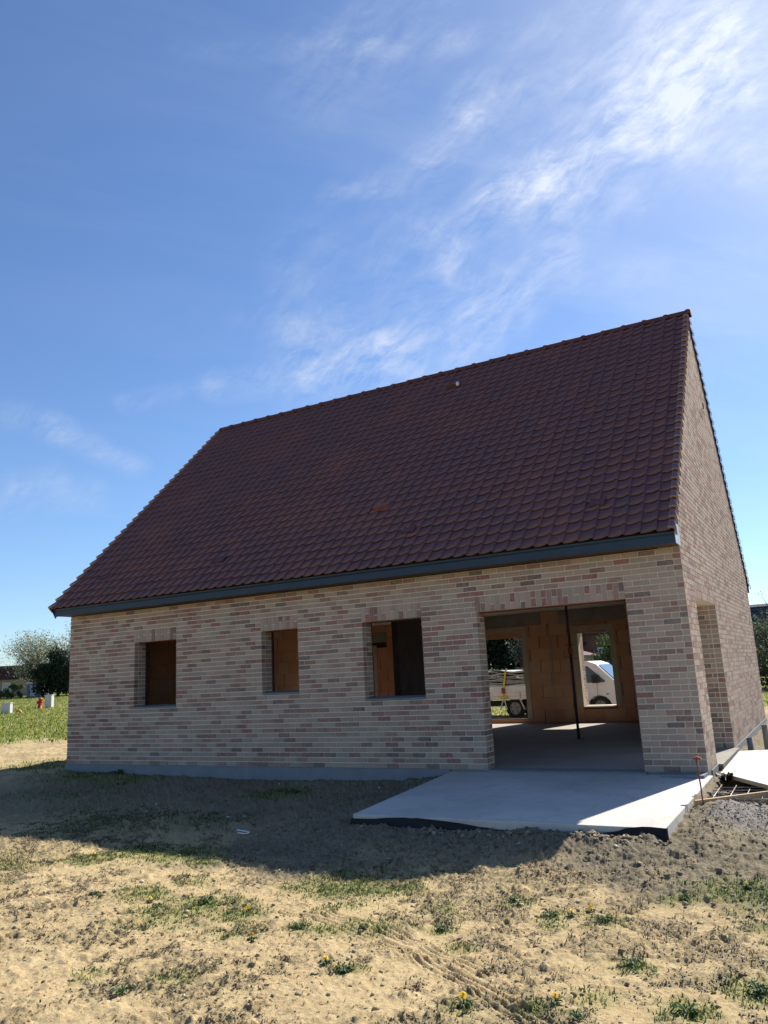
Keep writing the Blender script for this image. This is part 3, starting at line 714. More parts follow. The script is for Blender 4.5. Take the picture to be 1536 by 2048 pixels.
# ridge tiles
rg = MB(); n = 9; RLN = (L+.14)/29
for (x, s) in ((0, 1.0), (RLN*.86, .94), (RLN*.865, 1.16), (RLN*.93, 1.22), (RLN+.02, 1.12)):
    pass
secs = [(0, 1.0), (RLN-.085, .95), (RLN-.08, 1.13), (RLN-.03, 1.17), (RLN+.012, 1.10)]
V_ = []; F_ = []
for (x, s) in secs:
    for k in range(n): q = math.pi*(k/(n-1)); V_.append((x, -math.cos(q)*.105*s, math.sin(q)*.085*s - .05 - (0 if 0 < k < n-1 else .03)))
for i in range(len(secs)-1):
    for k in range(n-1): F_.append((i*n+k, i*n+k+1, (i+1)*n+k+1, (i+1)*n+k))
F_.append(tuple((len(secs)-1)*n+k for k in range(n))); F_.append(tuple(range(n-1, -1, -1)))
rg.add(V_, F_); rgm = rg.mesh('ridge_tile', simple('ridge_clay', (.12, .052, .05), .75, .15), True)
for i in range(29):
    o = link('ridge_tile', rgm, roof_o, (-.07+i*RLN, RY, RZ+.035+random.uniform(-.004, .004)))
# vent tiles
def vent(x, y, w_, h_, m_, name='vent_tile', lit=False):
    s = (y-EY)/math.cos(ang); yy, zz_ = slope_pt(s, 1, .02)
    b = MB(); b.add([(-w_/2, 0, .0), (w_/2, 0, .0), (w_/2*.9, -.012, h_), (-w_/2*.9, -.012, h_), (-w_/2, .2, .01), (w_/2, .2, .01)], [(0, 1, 2, 3), (3, 2, 5, 4), (0, 3, 4), (1, 5, 2)])
    o = b.obj(name, m_, roof_o); o.matrix_local = Matrix.Translation((x, yy, zz_)) @ Matrix.Rotation(ang, 4, 'X'); return o
vent(6.89, .80, .30, .07, simple('terracotta_vent', (.23, .08, .05), .6)).__setitem__('label', 'wide redder vent tile in the middle of the roof')
M['vent'] = simple('vent_clay', (.11, .05, .055), .75, .2)
for (x, y) in ((7.72, .17), (10.76, .15), (3.79, .13), (.77, .14)): vent(x, y, .22, .045, M['vent'])
o = vent(7.02, 4.04, .26, .09, M['tile_one']); o['label'] = 'flat vent tile near the ridge with bright end'
MB().box(.0, .05, -.02, .05, .0, .06).obj('vent_glint', M['white'], roof_o).matrix_local = Matrix.Translation((7.13, *slope_pt((4.04-EY)/math.cos(ang), 1, .05))) @ Matrix.Rotation(ang, 4, 'X')  # white block standing in for the bright highlight on the vent end
# fascia, gutter lip and soffit, front and rear
for side in (1, -1):
    f = (lambda y: y) if side > 0 else (lambda y: DD-y)
    def pr(poly, m_, nm, x0=-.085, x1=L+.012):
        MB().prism([(f(a), b) for a, b in poly], x0, x1, axis='x').obj(nm, m_, house)
    pr([(-.335, 2.855), (-.315, 2.855), (-.315, 3.005), (-.335, 3.005)], M['zinc'], 'fascia_board')
    pr([(-.36, 2.975), (-.337, 2.960), (-.337, 2.990), (-.365, 3.0)], M['zinc'], 'drip_edge')
    pr([(-.312, 2.858), (-.002, 2.858), (-.002, 2.872), (-.312, 2.872)], M['soffit'], 'soffit', 0, L-.002)
    pr([(-.312, 2.874), (.0, 2.874), (.0, 3.18), (-.312, 2.99)], M['underlay'], 'eave_packing', -.02, L-.01)
MB().prism([(-.40, 2.99), (-.30, 2.82), (-.27, 2.86), (-.25, 3.10)], -.095, -.088, axis='x').obj('fascia_end', M['zinc'], house)
MB().prism([(-.345, 2.85), (.0, 2.85), (.0, 3.30), (-.36, 3.0)], L+.014, L+.020, axis='x').obj('fascia_end', simple('pale_end', (.45, .47, .5), .4), house)
for a in (2.9, 5.9, 8.9): MB().box(a, a+.012, -.3375, -.3352, 2.856, 2.96).obj('fascia_joint', M['zinc'], house)
# fixings left on the gable
b = MB(); b.tube([(L+.005, 4.87, 6.10), (L+.05, 4.87, 6.10), (L+.05, 4.87, 6.22)], .012, 6); b.tube([(L+.03, 4.87, 6.06), (L+.03, 5.15, 6.05)], .006, 5)
b.obj('wall_bracket', M['rust'], house)
for (y, z) in ((8.3, 3.0), (8.05, 2.2)): place_box(bmeshes, 'loose_brick', gw, L-.05, L+.006, y, y+.2, z, z+.06)
# ------------------------------------------------------------------ terrace and building bits
t_ = thing('concrete_terrace', 'smooth pale concrete terrace slab in front of the wide door opening', 'concrete slab')
sl_poly = [(8.72, -3.40), (11.895, -3.40), (11.86, -.0), (8.30, -.0)]
b = MB(); b.prism([(x, y-.002 if y < -1 else -.024) for x, y in sl_poly], -.20, -.030, axis='z'); so_ = b.obj('slab', M['slab'], t_)
md = so_.modifiers.new('b', 'BEVEL'); md.width = .008; md.segments = 2
pts = []; mb = MB(); prev = None; V_ = []; F_ = []
edge = [(8.31, -.03), (8.5, -1.7), (8.705, -3.41)] + [(8.72+(11.91-8.72)*i/46, -3.412) for i in range(47)] + [(11.91, -3.36)]
for i, (x, y) in enumerate(edge):
    zt = -.048-.045*ss(np.array(x), 9.2, 10.6)*(1-ss(np.array(x), 11.3, 11.8))-.02*math.sin(x*3.1)-.008*random.random(); wv = .018*math.sin(i*1.7)+.012*random.random()
    if x > 11.5: zt += .015
    V_ += [(x, y-.004, float(zt)), (x, y-.016-wv*.4, float(zt)-.03), (x+.01, y-.035-wv, -.22)]
for i in range(len(edge)-1):
    for k in range(2): F_.append((i*3+k, i*3+k+1, i*3+k+4, i*3+k+3))
mb.add(V_, F_); mb.obj('membrane', M['foil'], t_, True)
tag(MB().prism([(11.30, -.30), (11.80, -.32), (11.81, -.026), (11.33, -.026)], -.029, .006, axis='z').obj('concrete_patch', M['plinth']), 'thin grey mortar piece lying at the foot of the right brick pillar', 'mortar piece')
# pale formwork panel on the right
t_ = thing('plywood_sheet', 'large pale plywood formwork sheet lying beside the gable door', 'plywood sheet')
b = MB(); P4 = [(11.945, .03), (12.98, -1.62), (15.6, .1), (13.9, 3.4), (11.92, 2.5)]
b.prism(P4, -.016, -.004, axis='z'); b.obj('sheet_face', M['panel'], t_)
b = MB(); dx, dy = 1.035/1.948, -1.65/1.948
Mr = Matrix.Translation((11.945, .03, -.05)) @ Matrix.Rotation(math.atan2(dy, dx), 4, 'Z'); b.box(0, 3.0, .0, .045, 0, .033, M=Mr); b.obj('edge_batten', M['wood'], t_)
t_ = tag(MB().box(0, 2.2, 0, .03, 0, .16).obj('formwork_board', M['wood']), 'upright formwork board edging the gravel right of the terrace', 'board'); t_.location = (11.92, -1.85, -.20); t_.rotation_euler = (0, 0, math.atan2(.785, .675))
# rebar stake
t_ = thing('rebar_stake', 'thin rusty steel stake with flattened head beside the terrace corner', 'stake', (11.975, -1.78, -.22))
MB().tube([(0, 0, -.1), (.0, 0, .3), (-.012, 0, .575)], .0075, 8).obj('rod', M['rust'], t_, True)
MB().prism([(-.05, .582), (-.03, .60), (.0, .607), (.03, .60), (.045, .582), (.03, .578), (-.03, .578)], -.022, .022).obj('head', M['rust'], t_)
# rebar mesh under panel
t_ = thing('reinforcing_mesh', 'steel reinforcing mesh in the dark trench between terrace and panel', 'steel mesh')
b = MB()
for i in range(5): b.tube([(11.95, -1.45+i*.2, -.10+.004*i), (13.1, -1.15+i*.2, -.09)], .006, 6)
b.obj('mesh_rods', M['mesh'], t_, True)
b = MB()
for i in range(7): b.tube([(12.02+i*.16, -1.6+i*.04, -.088), (12.0+i*.16, -.4, -.085)], .005, 6)
b.obj('cross_rods', M['mesh'], t_, True)
# crumpled black plastic
def crumple(name, cx, cy, w_, d_, z, amp, m_, seed, n=18):
    xs, ys = np.meshgrid(np.linspace(-.5, .5, n), np.linspace(-.5, .5, n)); u, v = xs.ravel(), ys.ravel()
    h = fbm(u*6+seed, v*6+seed, 1, 3, .6, seed)*amp; V_ = np.stack([cx+u*w_+(fbm(u*4, v*4, 1.3, 2, .5, seed+5)-.5)*.08, cy+v*d_, z+h], -1)
    F_ = np.array([(j*n+i, j*n+i+1, (j+1)*n+i+1, (j+1)*n+i) for j in range(n-1) for i in range(n-1)])
    return link(name, npmesh(name, V_, F_, m_, smooth=True))
tag(crumple('plastic_sheet', 12.42, -.72, 1.1, 1.0, -.27, .14, M['foil'], 3), 'crumpled black plastic sheet in the trench below the pale panel', 'plastic sheet')
o = crumple('plastic_bundle', 12.02, -.22, .16, .20, -.15, .26, M['foil'], 9, 14); tag(o, 'small bunched black plastic at the foot of the brick corner', 'plastic bundle')
# pipes
for (x, y, z0, z1, r_, m_, lb) in ((12.045, 2.9, -.3, .155, .045, 'pvc', 'short grey drain pipe standing against the gable plinth'), (12.27, 3.05, -.3, .33, .047, 'pvc2', 'taller beige-grey open drain pipe at the right of the gable')):
    t_ = thing('drain_pipe', lb, 'drain pipe', (x, y, z0), group='drain pipes by the gable')
    V_ = []; F_ = []; n = 18
    for (rr, zz_) in ((r_, 0), (r_, z1-z0), (r_*.86, z1-z0), (r_*.86, .05)):
        for k in range(n): q = 2*math.pi*k/n; V_.append((rr*math.cos(q), rr*math.sin(q), zz_))
    for i in range(3):
        for k in range(n): F_.append((i*n+k, i*n+(k+1) % n, (i+1)*n+(k+1) % n, (i+1)*n+k))
    F_.append(tuple(3*n+k for k in range(n))); MB().add(V_, F_).obj('pipe', M[m_], t_, True)
    MB().tube([(0, 0, .05), (0, 0, .052)], r_*.855, 14).obj('pipe_bottom', M['foil'], t_)
# steel prop inside
t_ = thing('steel_prop', 'dark telescopic steel prop standing behind the wide opening and holding the ceiling', 'prop', (8.89, 4.53, 0), rad(10))
MB().box(-.07, .07, -.07, .07, 0, .008).obj('base_plate', M['steel'], t_); MB().tube([(0, 0, .008), (0, 0, 1.72)], .026, 12).obj('outer_tube', M['steel'], t_, True)
MB().tube([(0, 0, 1.72), (0, 0, 2.765)], .023, 12).obj('inner_tube', M['steel'], t_, True); MB().tube([(0, 0, 1.60), (0, 0, 1.74)], .042, 12).obj('collar', M['rust'], t_, True)
MB().tube([(-.13, 0, 1.66), (-.13, 0, 1.56), (.13, 0, 1.50), (.13, 0, 1.64)], .007, 6).obj('handle', M['rust'], t_); MB().box(-.07, .07, -.07, .07, 2.765, 2.777).obj('head_plate', M['steel'], t_)
MB().tube([(-.09, 0, 1.78), (.09, 0, 1.78)], .007, 6).obj('pin', M['rust'], t_)
# ------------------------------------------------------------------ truck behind the house (near side at y = 14)
TZ = gz(5.4, 14.9)+.01
t_ = thing('flatbed_truck', 'small white flatbed truck parked on the soil behind the house', 'truck', (0, 14.0, TZ))
def trk(x): return x
cabp = [(5.75, .42), (5.75, 1.62), (5.95, 1.70), (6.62, 1.69), (6.86, 1.60), (7.42, 1.04), (7.95, .80), (8.02, .55), (8.0, .36), (7.24, .34), (7.18, .48), (7.05, .60), (6.88, .64), (6.70, .60), (6.56, .48), (6.50, .34), (5.9, .34)]
b = MB(); b.prism(cabp, .0, 1.7); o = b.obj('cab', M['white'], t_); md = o.modifiers.new('b', 'BEVEL'); md.width = .03; md.segments = 3; md.limit_method = 'ANGLE'
for yy in (-.004, 1.704):
    MB().prism([(6.05, 1.10), (6.05, 1.55), (6.60, 1.54), (7.12, 1.06), (7.05, 1.03), (6.1, 1.03)], yy-.002, yy+.002).obj('side_window', M['glass'], t_)
b = MB(); b.add([(6.91, .12, 1.565), (6.91, 1.58, 1.565), (7.40, 1.62, 1.075), (7.40, .08, 1.075)], [(0, 1, 2, 3)]); b.v = [(x+.010, y, z+.012) for x, y, z in b.v]; b.obj('windscreen', M['glass'], t_)
b = MB(); b.tube([(7.38, .30, 1.115), (7.20, .75, 1.30)], .008, 5); b.tube([(7.38, .95, 1.115), (7.20, 1.35, 1.30)], .008, 5); b.obj('wiper', M['chassis'], t_)
MB().box(6.84, 6.848, -.006, .0, .62, 1.03).box(5.83, 5.838, -.006, .0, .42, 1.55).obj('door_gap', M['chassis'], t_)
o = MB().box(6.74, 6.96, -.20, -.06, 1.02, 1.26).box(6.84, 6.88, -.07, .02, 1.08, 1.12).obj('wing_mirror', M['chassis'], t_); md = o.modifiers.new('b', 'BEVEL'); md.width = .03; md.segments = 2
MB().box(7.10, 7.18, -.012, .0, .66, .69).obj('indicator', M['chassis'], t_); MB().box(7.9, 8.06, -.02, 1.72, .30, .48).obj('bumper', M['chassis'], t_)
MB().box(2.3, 5.72, -.12, -.085, .63, 1.03).box(2.3, 5.72, 1.785, 1.82, .63, 1.03).box(2.27, 2.30, -.12, 1.82, .63, 1.03).box(2.3, 5.72, -.085, 1.785, .60, .66).obj('load_bed', M['alu'], t_)
MB().box(2.3, 5.7, -.128, -.121, .70, .715).box(2.3, 5.7, -.128, -.121, .82, .83).box(4.35, 4.375, -.135, -.121, .64, .86).obj('bed_rib', M['sheet'], t_)
MB().box(2.3, 6.6, .25, .33, .38, .52).box(2.3, 6.6, 1.37, 1.45, .38, .52).box(2.25, 2.33, .0, 1.7, .34, .44).box(4.7, 5.6, .05, .3, .22, .52).obj('chassis_frame', M['chassis'], t_)
b = MB()
for xs in ((3.78, 3.62), (3.80, 3.86), (4.33, 4.46), (4.66, 4.74)): b.tube([(xs[0], -.10, .63), (xs[1], -.05, .28)], .022, 5)
b.obj('mudguard_stay', M['alu'], t_)
def wheel(x, y, r_=.315, w_=.21):
    p = MB(); V_ = []; F_ = []; n = 24; pr_ = [(r_*.62, 0), (r_*.9, 0), (r_, .03), (r_, w_-.03), (r_*.9, w_), (r_*.62, w_)]
    for (rr, yy) in pr_:
        for k in range(n): q = 2*math.pi*k/n; V_.append((rr*math.cos(q), yy, rr*math.sin(q)))
    for i in range(5):
        for k in range(n): F_.append((i*n+k, i*n+(k+1) % n, (i+1)*n+(k+1) % n, (i+1)*n+k))
    tr = MB().add(V_, F_).obj('wheel', M['tyre'], t_, True, (x, y, r_))
    c = MB(); c.tube([(0, .035, 0), (0, .05, 0)], r_*.62, 20); c.tube([(0, .005, 0), (0, .05, 0)], r_*.22, 10)
    c.obj('rim', M['rim'], tr)
    h = MB()
    for k in range(5): q = 2*math.pi*k/5+.3; h.tube([(.43*r_*math.cos(q), .028, .43*r_*math.sin(q)), (.43*r_*math.cos(q), .034, .43*r_*math.sin(q))], .022, 8)
    h.obj('rim_hole', M['chassis'], tr)
wheel(4.10, .02); wheel(4.10, 1.42); wheel(6.88, .02, .305); wheel(6.88, 1.42, .305); MB().box(3.9, 4.3, .25, 1.42, .24, .38).obj('axle', M['chassis'], t_)
# load
t_ = thing('metal_sheet_stack', 'stack of thin grey metal sheets lying on the flatbed of the truck', 'metal sheets', (0, 14.0, TZ))
for i in range(13):
    z = 1.06+i*.037; V_ = []; F_ = []; nn = 22; ph = random.uniform(0, 6); a_ = .008+.0012*i; x0 = 2.25+random.uniform(-.05, .05); x1 = 5.6+random.uniform(-.1, .05); y0 = -.06+random.uniform(-.03, .03)
    for k in range(nn):
        x = x0+(x1-x0)*k/(nn-1); dz = a_*math.sin(x*3.2+ph)+a_*.8*math.sin(x*7+ph*2)
        V_ += [(x, y0, z+dz), (x, 1.7, z+dz*.6), (x, 1.7, z+dz*.6+.016), (x, y0, z+dz+.016)]
    for k in range(nn-1):
        for q in range(4): F_.append((k*4+q, k*4+(q+1) % 4, k*4+4+(q+1) % 4, k*4+4+q))
    o = MB().add(V_, F_).obj('metal_sheet', M['sheet'], t_)
t_ = thing('timber_beams', 'dark steel beams lying under the metal sheets on the flatbed', 'beams', (0, 14.0, TZ))
for i, (z, x0) in enumerate(((.80, 4.05), (.88, 3.95), (.96, 3.85))): MB().box(x0, 5.65, -.07, -.03, z, z+.05).obj('beam', M['chassis'], t_)
MB().box(2.4, 3.8, -.07, .4, .80, 1.04).obj('packing_crate', M['alu'], t_)
t_ = thing('ratchet_strap', 'yellow ratchet strap tied over the load of the truck', 'strap', (0, 14.0, TZ))
b = MB()
P_ = [(3.80, -.15, .66), (3.84, -.14, 1.05), (3.92, -.10, 1.50), (3.97, -.08, 1.60), (4.05, .6, 1.60), (4.1, 1.75, 1.55)]
V_ = []
for (x, y, z) in P_: V_ += [(x-.03, y-.012, z), (x+.03, y-.012, z), (x+.03, y+.0, z), (x-.03, y+.0, z)]
F_ = [(k*4+q, k*4+(q+1) % 4, k*4+4+(q+1) % 4, k*4+4+q) for k in range(len(P_)-1) for q in range(4)]
b.add(V_, F_); b.obj('webbing', M['strap'], t_); MB().box(3.76, 3.86, -.18, -.14, .80, .98).obj('ratchet', M['rust'], t_); MB().box(3.68, 3.92, -.16, -.125, .64, .72).obj('webbing_end', M['strap'], t_)
# ------------------------------------------------------------------ utility boxes, hydrant
def cabinet(x, y, w_, d_, h_, lb, rz):
    t = thing('utility_cabinet', lb, 'utility cabinet', (x, y, gz(x, y)-.03), rz, 'pale utility cabinets in the meadow')
    o = MB().box(-w_/2, w_/2, -d_/2, d_/2, 0, h_-.05).obj('cabinet_body', M['greybox'], t); MB().box(-w_/2-.02, w_/2+.02, -d_/2-.02, d_/2+.02, h_-.05, h_).obj('cabinet_lid', M['greybox'], t)
    MB().box(-w_/2+.03, w_/2-.03, -d_/2-.012, -d_/2-.001, .06, h_-.09).obj('cabinet_door', M['greybox'], t)
cabinet(-30.13, 22.85, .42, .36, .84, 'tall pale grey utility cabinet beside the red hydrant', rad(28))
cabinet(-27.5, 18.05, .50, .30, .60, 'low pale grey utility cabinet at the left edge of the photo', rad(28))
x, y = -29.7, 21.85; t_ = thing('fire_hydrant', 'red fire hydrant standing in the meadow beside the tall cabinet', 'fire hydrant', (x, y, gz(x, y)-.02))
MB().tube([(0, 0, 0), (0, 0, .06), (0, 0, .061), (0, 0, .50), (0, 0, .52)], [.16, .16, .11, .11, .13], 14).obj('barrel', M['hred'], t_, True)
MB().tube([(0, 0, .52), (0, 0, .60), (0, 0, .68), (0, 0, .72)], [.15, .15, .10, .03], 14).obj('bonnet', M['hred'], t_, True)
MB().tube([(-.20, -.02, .44), (.2, -.02, .44)], .06, 10).tube([(0, -.2, .40), (0, 0, .40)], .07, 10).obj('outlet', M['hred'], t_, True); MB().tube([(-.05, -.13, .58), (.05, -.13, .58)], .05, 8).obj('cap', M['white'], t_)
x, y = -26.35, 17.95; o = MB().tube([(-.2, 0, .05), (-.1, .03, .16), (.08, 0, .18), (.2, .02, .08), (.32, 0, .02)], [.05, .07, .07, .06, .04], 8).obj('ochre_duct', M['orange'], smooth=True, loc=(x, y, gz(x, y))); tag(o, 'short ochre cable duct end lying in the grass by the low cabinet', 'duct')
# ------------------------------------------------------------------ vegetation
def leafmat(name, stops, trans=.35, rough=.6):
    def fn(t):
        r = t.attr('rnd'); c = t.ramp(r, stops); t.color(c)
        tr = t.n('ShaderNodeBsdfTranslucent'); t.l(c, tr.inputs[0]); mx = t.n('ShaderNodeMixShader'); mx.inputs[0].default_value = trans
        o = t.t.nodes['Material Output']; t.l(t.b.outputs[0], mx.inputs[1]); t.l(tr.outputs[0], mx.inputs[2]); t.l(mx.outputs[0], o.inputs['Surface'])
    return mat(name, fn, rough, .25)
M['bark'] = simple('bark', (.10, .075, .055), .9, .2, 0, .3, 12, .4)
M['twig'] = simple('pale_twig', (.22, .17, .15), .9)
M['leaf_dark'] = leafmat('dark_evergreen', [(0, (.012, .026, .014)), (.6, (.022, .045, .020)), (1, (.045, .075, .030))], .2)
M['leaf_mid'] = leafmat('mid_green', [(0, (.035, .06, .02)), (.6, (.06, .10, .03)), (1, (.12, .15, .05))], .35)
M['blossom'] = leafmat('blossom', [(0, (.07, .10, .035)), (.45, (.20, .23, .11)), (.8, (.42, .43, .32)), (1, (.66, .66, .58))], .4)
M['greybush'] = leafmat('grey_green', [(0, (.05, .075, .04)), (.6, (.10, .13, .07)), (1, (.22, .24, .16))], .3)
M['grass'] = leafmat('grass_blades', [(0, (.07, .12, .02)), (.5, (.16, .22, .04)), (.85, (.30, .33, .07)), (1, (.40, .37, .15))], .5)
M['grass_near'] = leafmat('near_grass_blades', [(0, (.03, .06, .012)), (.5, (.07, .12, .024)), (.85, (.14, .18, .045)), (1, (.30, .28, .12))], .3)
M['dry'] = leafmat('dry_weeds', [(0, (.045, .03, .02)), (.45, (.11, .08, .045)), (.8, (.26, .20, .12)), (1, (.09, .10, .035))], .15)
M['rosette'] = leafmat('rosette_leaf', [(0, (.03, .07, .018)), (.6, (.05, .10, .025)), (1, (.09, .14, .04))], .25)
def leaves(name, C, size, m_, parent, up=.3, seed=0, aspect=.6):
    r = np.random.default_rng(seed); n = len(C)
    d = r.normal(size=(n, 3)); d[:, 2] += up; d /= np.linalg.norm(d, axis=1)[:, None]; e = np.cross(d, r.normal(size=(n, 3))); e /= np.linalg.norm(e, axis=1)[:, None]+1e-9
    s = size*(.6+.8*r.random((n, 1)))
    a = C-d*s*.5; b = C+e*s*aspect*.5; c = C+d*s*.5; f = C-e*s*aspect*.5
    V_ = np.stack([a, b, c, f], 1).reshape(-1, 3); F_ = np.arange(4*n).reshape(n, 4)
    return link(name, npmesh(name, V_, F_, m_, dict(rnd=('FACE', r.random(n)*.999+.0005))), parent)
def tree(x, y, H, W, label, cat='tree', m_='leaf_mid', n=5000, size=.16, shape='round', trunkh=.25, group=None, name='tree', seed=1, bare=0.0, twigs=60, kind2=None):
    r = np.random.default_rng(seed); t = thing(name, label, cat, (x, y, gz(x, y)-.05), 0, group); b = MB()
    tips = []
    b.tube([(0, 0, 0), (r.normal()*.03*H, r.normal()*.03*H, H*.4), (r.normal()*.04*H, 0, H*(.9 if shape == 'cone' else .72))], [H*.028, H*.02, H*.006], 7)
    for k in range(twigs):
        z0 = H*(trunkh+(.85-trunkh)*r.random()*.8); q = r.random()*6.283; rr = (.35+.65*r.random())*W/2; z1 = min(H*.99, z0+H*(.05+.30*r.random()))
        if shape == 'cone': rr *= max(.12, 1-z0/H)*1.25; z1 = z0+.04*H
        if shape == 'round': rr *= math.sqrt(max(.05, 1-((z1/H-.60)/.46)**2)) if z1/H > .3 else .8
        p1 = (math.cos(q)*rr*.5, math.sin(q)*rr*.5, (z0+z1)/2+.02*H*r.normal()); p2 = (math.cos(q)*rr, math.sin(q)*rr, z1)
        if k < 40 or bare: b.tube([(0, 0, z0*.85), p1, p2], [H*.008, H*.0045, H*.0015], 4, cap=False)
        tips += [p2, p1, tuple((np.array(p1)+np.array(p2))/2)]
    b.obj('trunk', M['bark'] if not bare else M['twig'], t)
    if n:
        tips = np.array(tips); C = tips[r.integers(0, len(tips), n)] + r.normal(size=(n, 3))*W*(.055 if shape != 'cone' else .05)
        C[:, 2] = np.clip(C[:, 2], .05*H, H*1.02); leaves('crown', C, size, M[m_], t, .3, seed)
    return t
def bush(x, y, H, W, label, m_='leaf_mid', n=2500, size=.09, group=None, name='bush', seed=1, Dp=None, cat='bush'):
    r = np.random.default_rng(seed); t = thing(name, label, cat, (x, y, gz(x, y)-.03), 0, group); Dp = Dp or W
    k = 26; cl = np.stack([(r.random(k)-.5)*W*.8, (r.random(k)-.5)*Dp*.8, H*(.15+.7*r.random(k))], -1); rd = .14+.16*r.random(k)
    i = r.integers(0, k, n); d = r.normal(size=(n, 3)); d /= np.linalg.norm(d, axis=1)[:, None]; C = cl[i]+d*(rd[i]*min(W, H, Dp)*1.1)[:, None]*(r.random((n, 1))**.4)
    C[:, 2] = np.abs(C[:, 2]); b = MB()
    for j in range(8): b.tube([(0, 0, 0), tuple(cl[j])], [.03*H*.5, .008], 5, cap=False)
    b.obj('stems', M['bark'], t); leaves('foliage', C, size, M[m_], t, .2, seed); return t
tree(-56.9, 42.0, 6.5, 7.0, 'white blossoming tree with open crown at the far left', m_='blossom', n=11000, size=.13, seed=3, twigs=110)
tree(-51.5, 44.3, 7.2, 6.5, 'pale blossoming tree half hidden by the house corner behind the dark conifer', m_='blossom', n=14000, size=.15, seed=5, twigs=90)
tree(-53.2, 41.6, 5.9, 4.4, 'pointed dark evergreen in front of the blossoming tree', m_='leaf_dark', n=7000, size=.2, seed=6, shape='cone', trunkh=.04, twigs=150, name='evergreen_tree', cat='evergreen')
bush(-51.6, 41.9, 4.3, 3.4, 'broad dark evergreen bush touching the left house corner', 'leaf_dark', 6500, .17, seed=8, name='evergreen_bush')
bush(-54.2, 40.6, 3.9, 2.8, 'dark rounded evergreen bush below the blossoming tree', 'leaf_dark', 5200, .16, seed=9, name='evergreen_bush')
tree(-63.5, 39.5, 6.0, 6.0, 'bare pinkish twiggy tree cut by the left edge of the photo', m_='twig', n=0, seed=10, twigs=170, bare=1, name='bare_tree')
bush(-56.6, 38.8, 1.5, 4.6, 'low green hedge at the far end of the meadow', 'leaf_mid', 2600, .12, seed=11, Dp=1.0, name='hedge', cat='hedge')
bush(-58.4, 37.3, 1.1, 4.0, 'low dark hedge at the left end of the meadow', 'leaf_dark', 1800, .12, seed=12, Dp=1.0, name='hedge', cat='hedge')
M['wallgrey'] = simple('far_wall', (.30, .27, .23), .9); M['roofbrown'] = simple('far_roof', (.085, .05, .042), .8, .2, 0, .35, 1.2); M['roofdark'] = simple('slate_roof', (.035, .042, .06), .6, .4, 0, .25, 2)
M['brickfar'] = simple('far_brick', (.16, .085, .065), .9, .2, 0, .3, 1.5)
def farhouse(x, y, w_, d_, hw, hr, rz, label, wm='wallgrey', rm='roofbrown', gable_x=False, wins=()):
    t = thing('neighbour_house', label, 'house', (x, y, gz(x, y)-.2), rz)
    MB().box(-w_/2, w_/2, -d_/2, d_/2, 0, hw).obj('wall', M[wm], t)
    if not gable_x:
        MB().prism([(-d_/2-.3, hw+.005), (d_/2+.3, hw+.005), (0, hw+hr)], -w_/2-.2, w_/2+.2, axis='x').obj('roof', M[rm], t)
        rows = MB(); nrow = 12; sl_ = math.atan2(hr, d_/2+.3); 
        for i in range(nrow):
            f0 = i/nrow; yy = -d_/2-.3+f0*(d_/2+.3); zz_ = hw+f0*hr
            rows.box(-w_/2-.2, w_/2+.2, yy-.03, yy+.02, zz_+.0, zz_+.06)
        rows.obj('tile_rows', M[rm], t)
    else: MB().prism([(-w_/2-.3, hw+.005), (w_/2+.3, hw+.005), (0, hw+hr)], -d_/2-.2, d_/2+.2).obj('roof', M[rm], t)
    for (wx, wz, ww, wh) in wins:
        f_ = MB().box(wx-ww/2, wx+ww/2, -d_/2-.04, -d_/2-.005, wz, wz+wh).obj('window', M['white'], t); MB().box(wx-ww/2+.06, wx+ww/2-.06, -d_/2-.06, -d_/2-.045, wz+.06, wz+wh-.06).obj('pane', M['glass'], f_)
    return t
farhouse(-65.5, 44.0, 9.5, 5, 1.9, 1.55, rad(35), 'low brown-roofed outbuilding at the far left of the meadow', wins=((-2, .6, .8, 1), (1.5, .6, .8, 1)))
t_ = thing('garden_shed', 'small pale blue shed between the brown outbuilding and the evergreens', 'shed', (-55.6, 40.9, gz(-55.6, 40.9)-.1), rad(35))
MB().box(-.62, .62, -.6, .6, 0, 1.35).obj('wall', simple('pale_blue', (.24, .30, .36), .7), t_); MB().prism([(-.7, 1.352), (.7, 1.352), (.7, 1.40), (-.7, 1.50)], -.65, .65).obj('roof', M['white'], t_); MB().box(-.3, .3, -.63, -.605, .05, 1.2).obj('door', M['white'], t_)
t_ = thing('polytunnel', 'low green polytunnel at the left edge behind the hedge', 'polytunnel', (-60.5, 37.6, gz(-60.5, 37.6)), rad(35))
MB().prism([(-1.9+.0, 0), (-1.7, .6), (-1.0, .95), (0, 1.1), (1.0, .95), (1.9, .45), (2.1, 0)], -1.2, 1.2).obj('cover', simple('green_net', (.12, .26, .19), .6), t_)
# right of the gable
farhouse(13.2, 47.5, 12.0, 8, 2.0, 2.9, rad(-4), 'dark slate-roofed house beyond the right corner of the gable', 'brickfar', 'roofdark')
tree(10.95, 27.3, 3.3, 2.6, 'young grey-green leafy tree right of the far gable corner', m_='greybush', n=3800, size=.10, seed=21, twigs=60, trunkh=.1)
tree(11.15, 33.0, 4.4, 2.2, 'thin almost bare sapling rising above the dark roof at the right', m_='greybush', n=500, size=.08, seed=22, twigs=50, name='sapling')
bush(11.1, 24.9, 1.5, 1.9, 'dark green bush below the grey-green tree at the right edge', 'leaf_dark', 2600, .10, seed=23)
t_ = thing('fence_post', 'thin dark post in the grass at the right edge', 'post', (10.9, 17.5, gz(10.9, 17.5)))
MB().tube([(0, 0, 0), (.02, 0, .9)], .03, 7).obj('post', M['chassis'], t_)
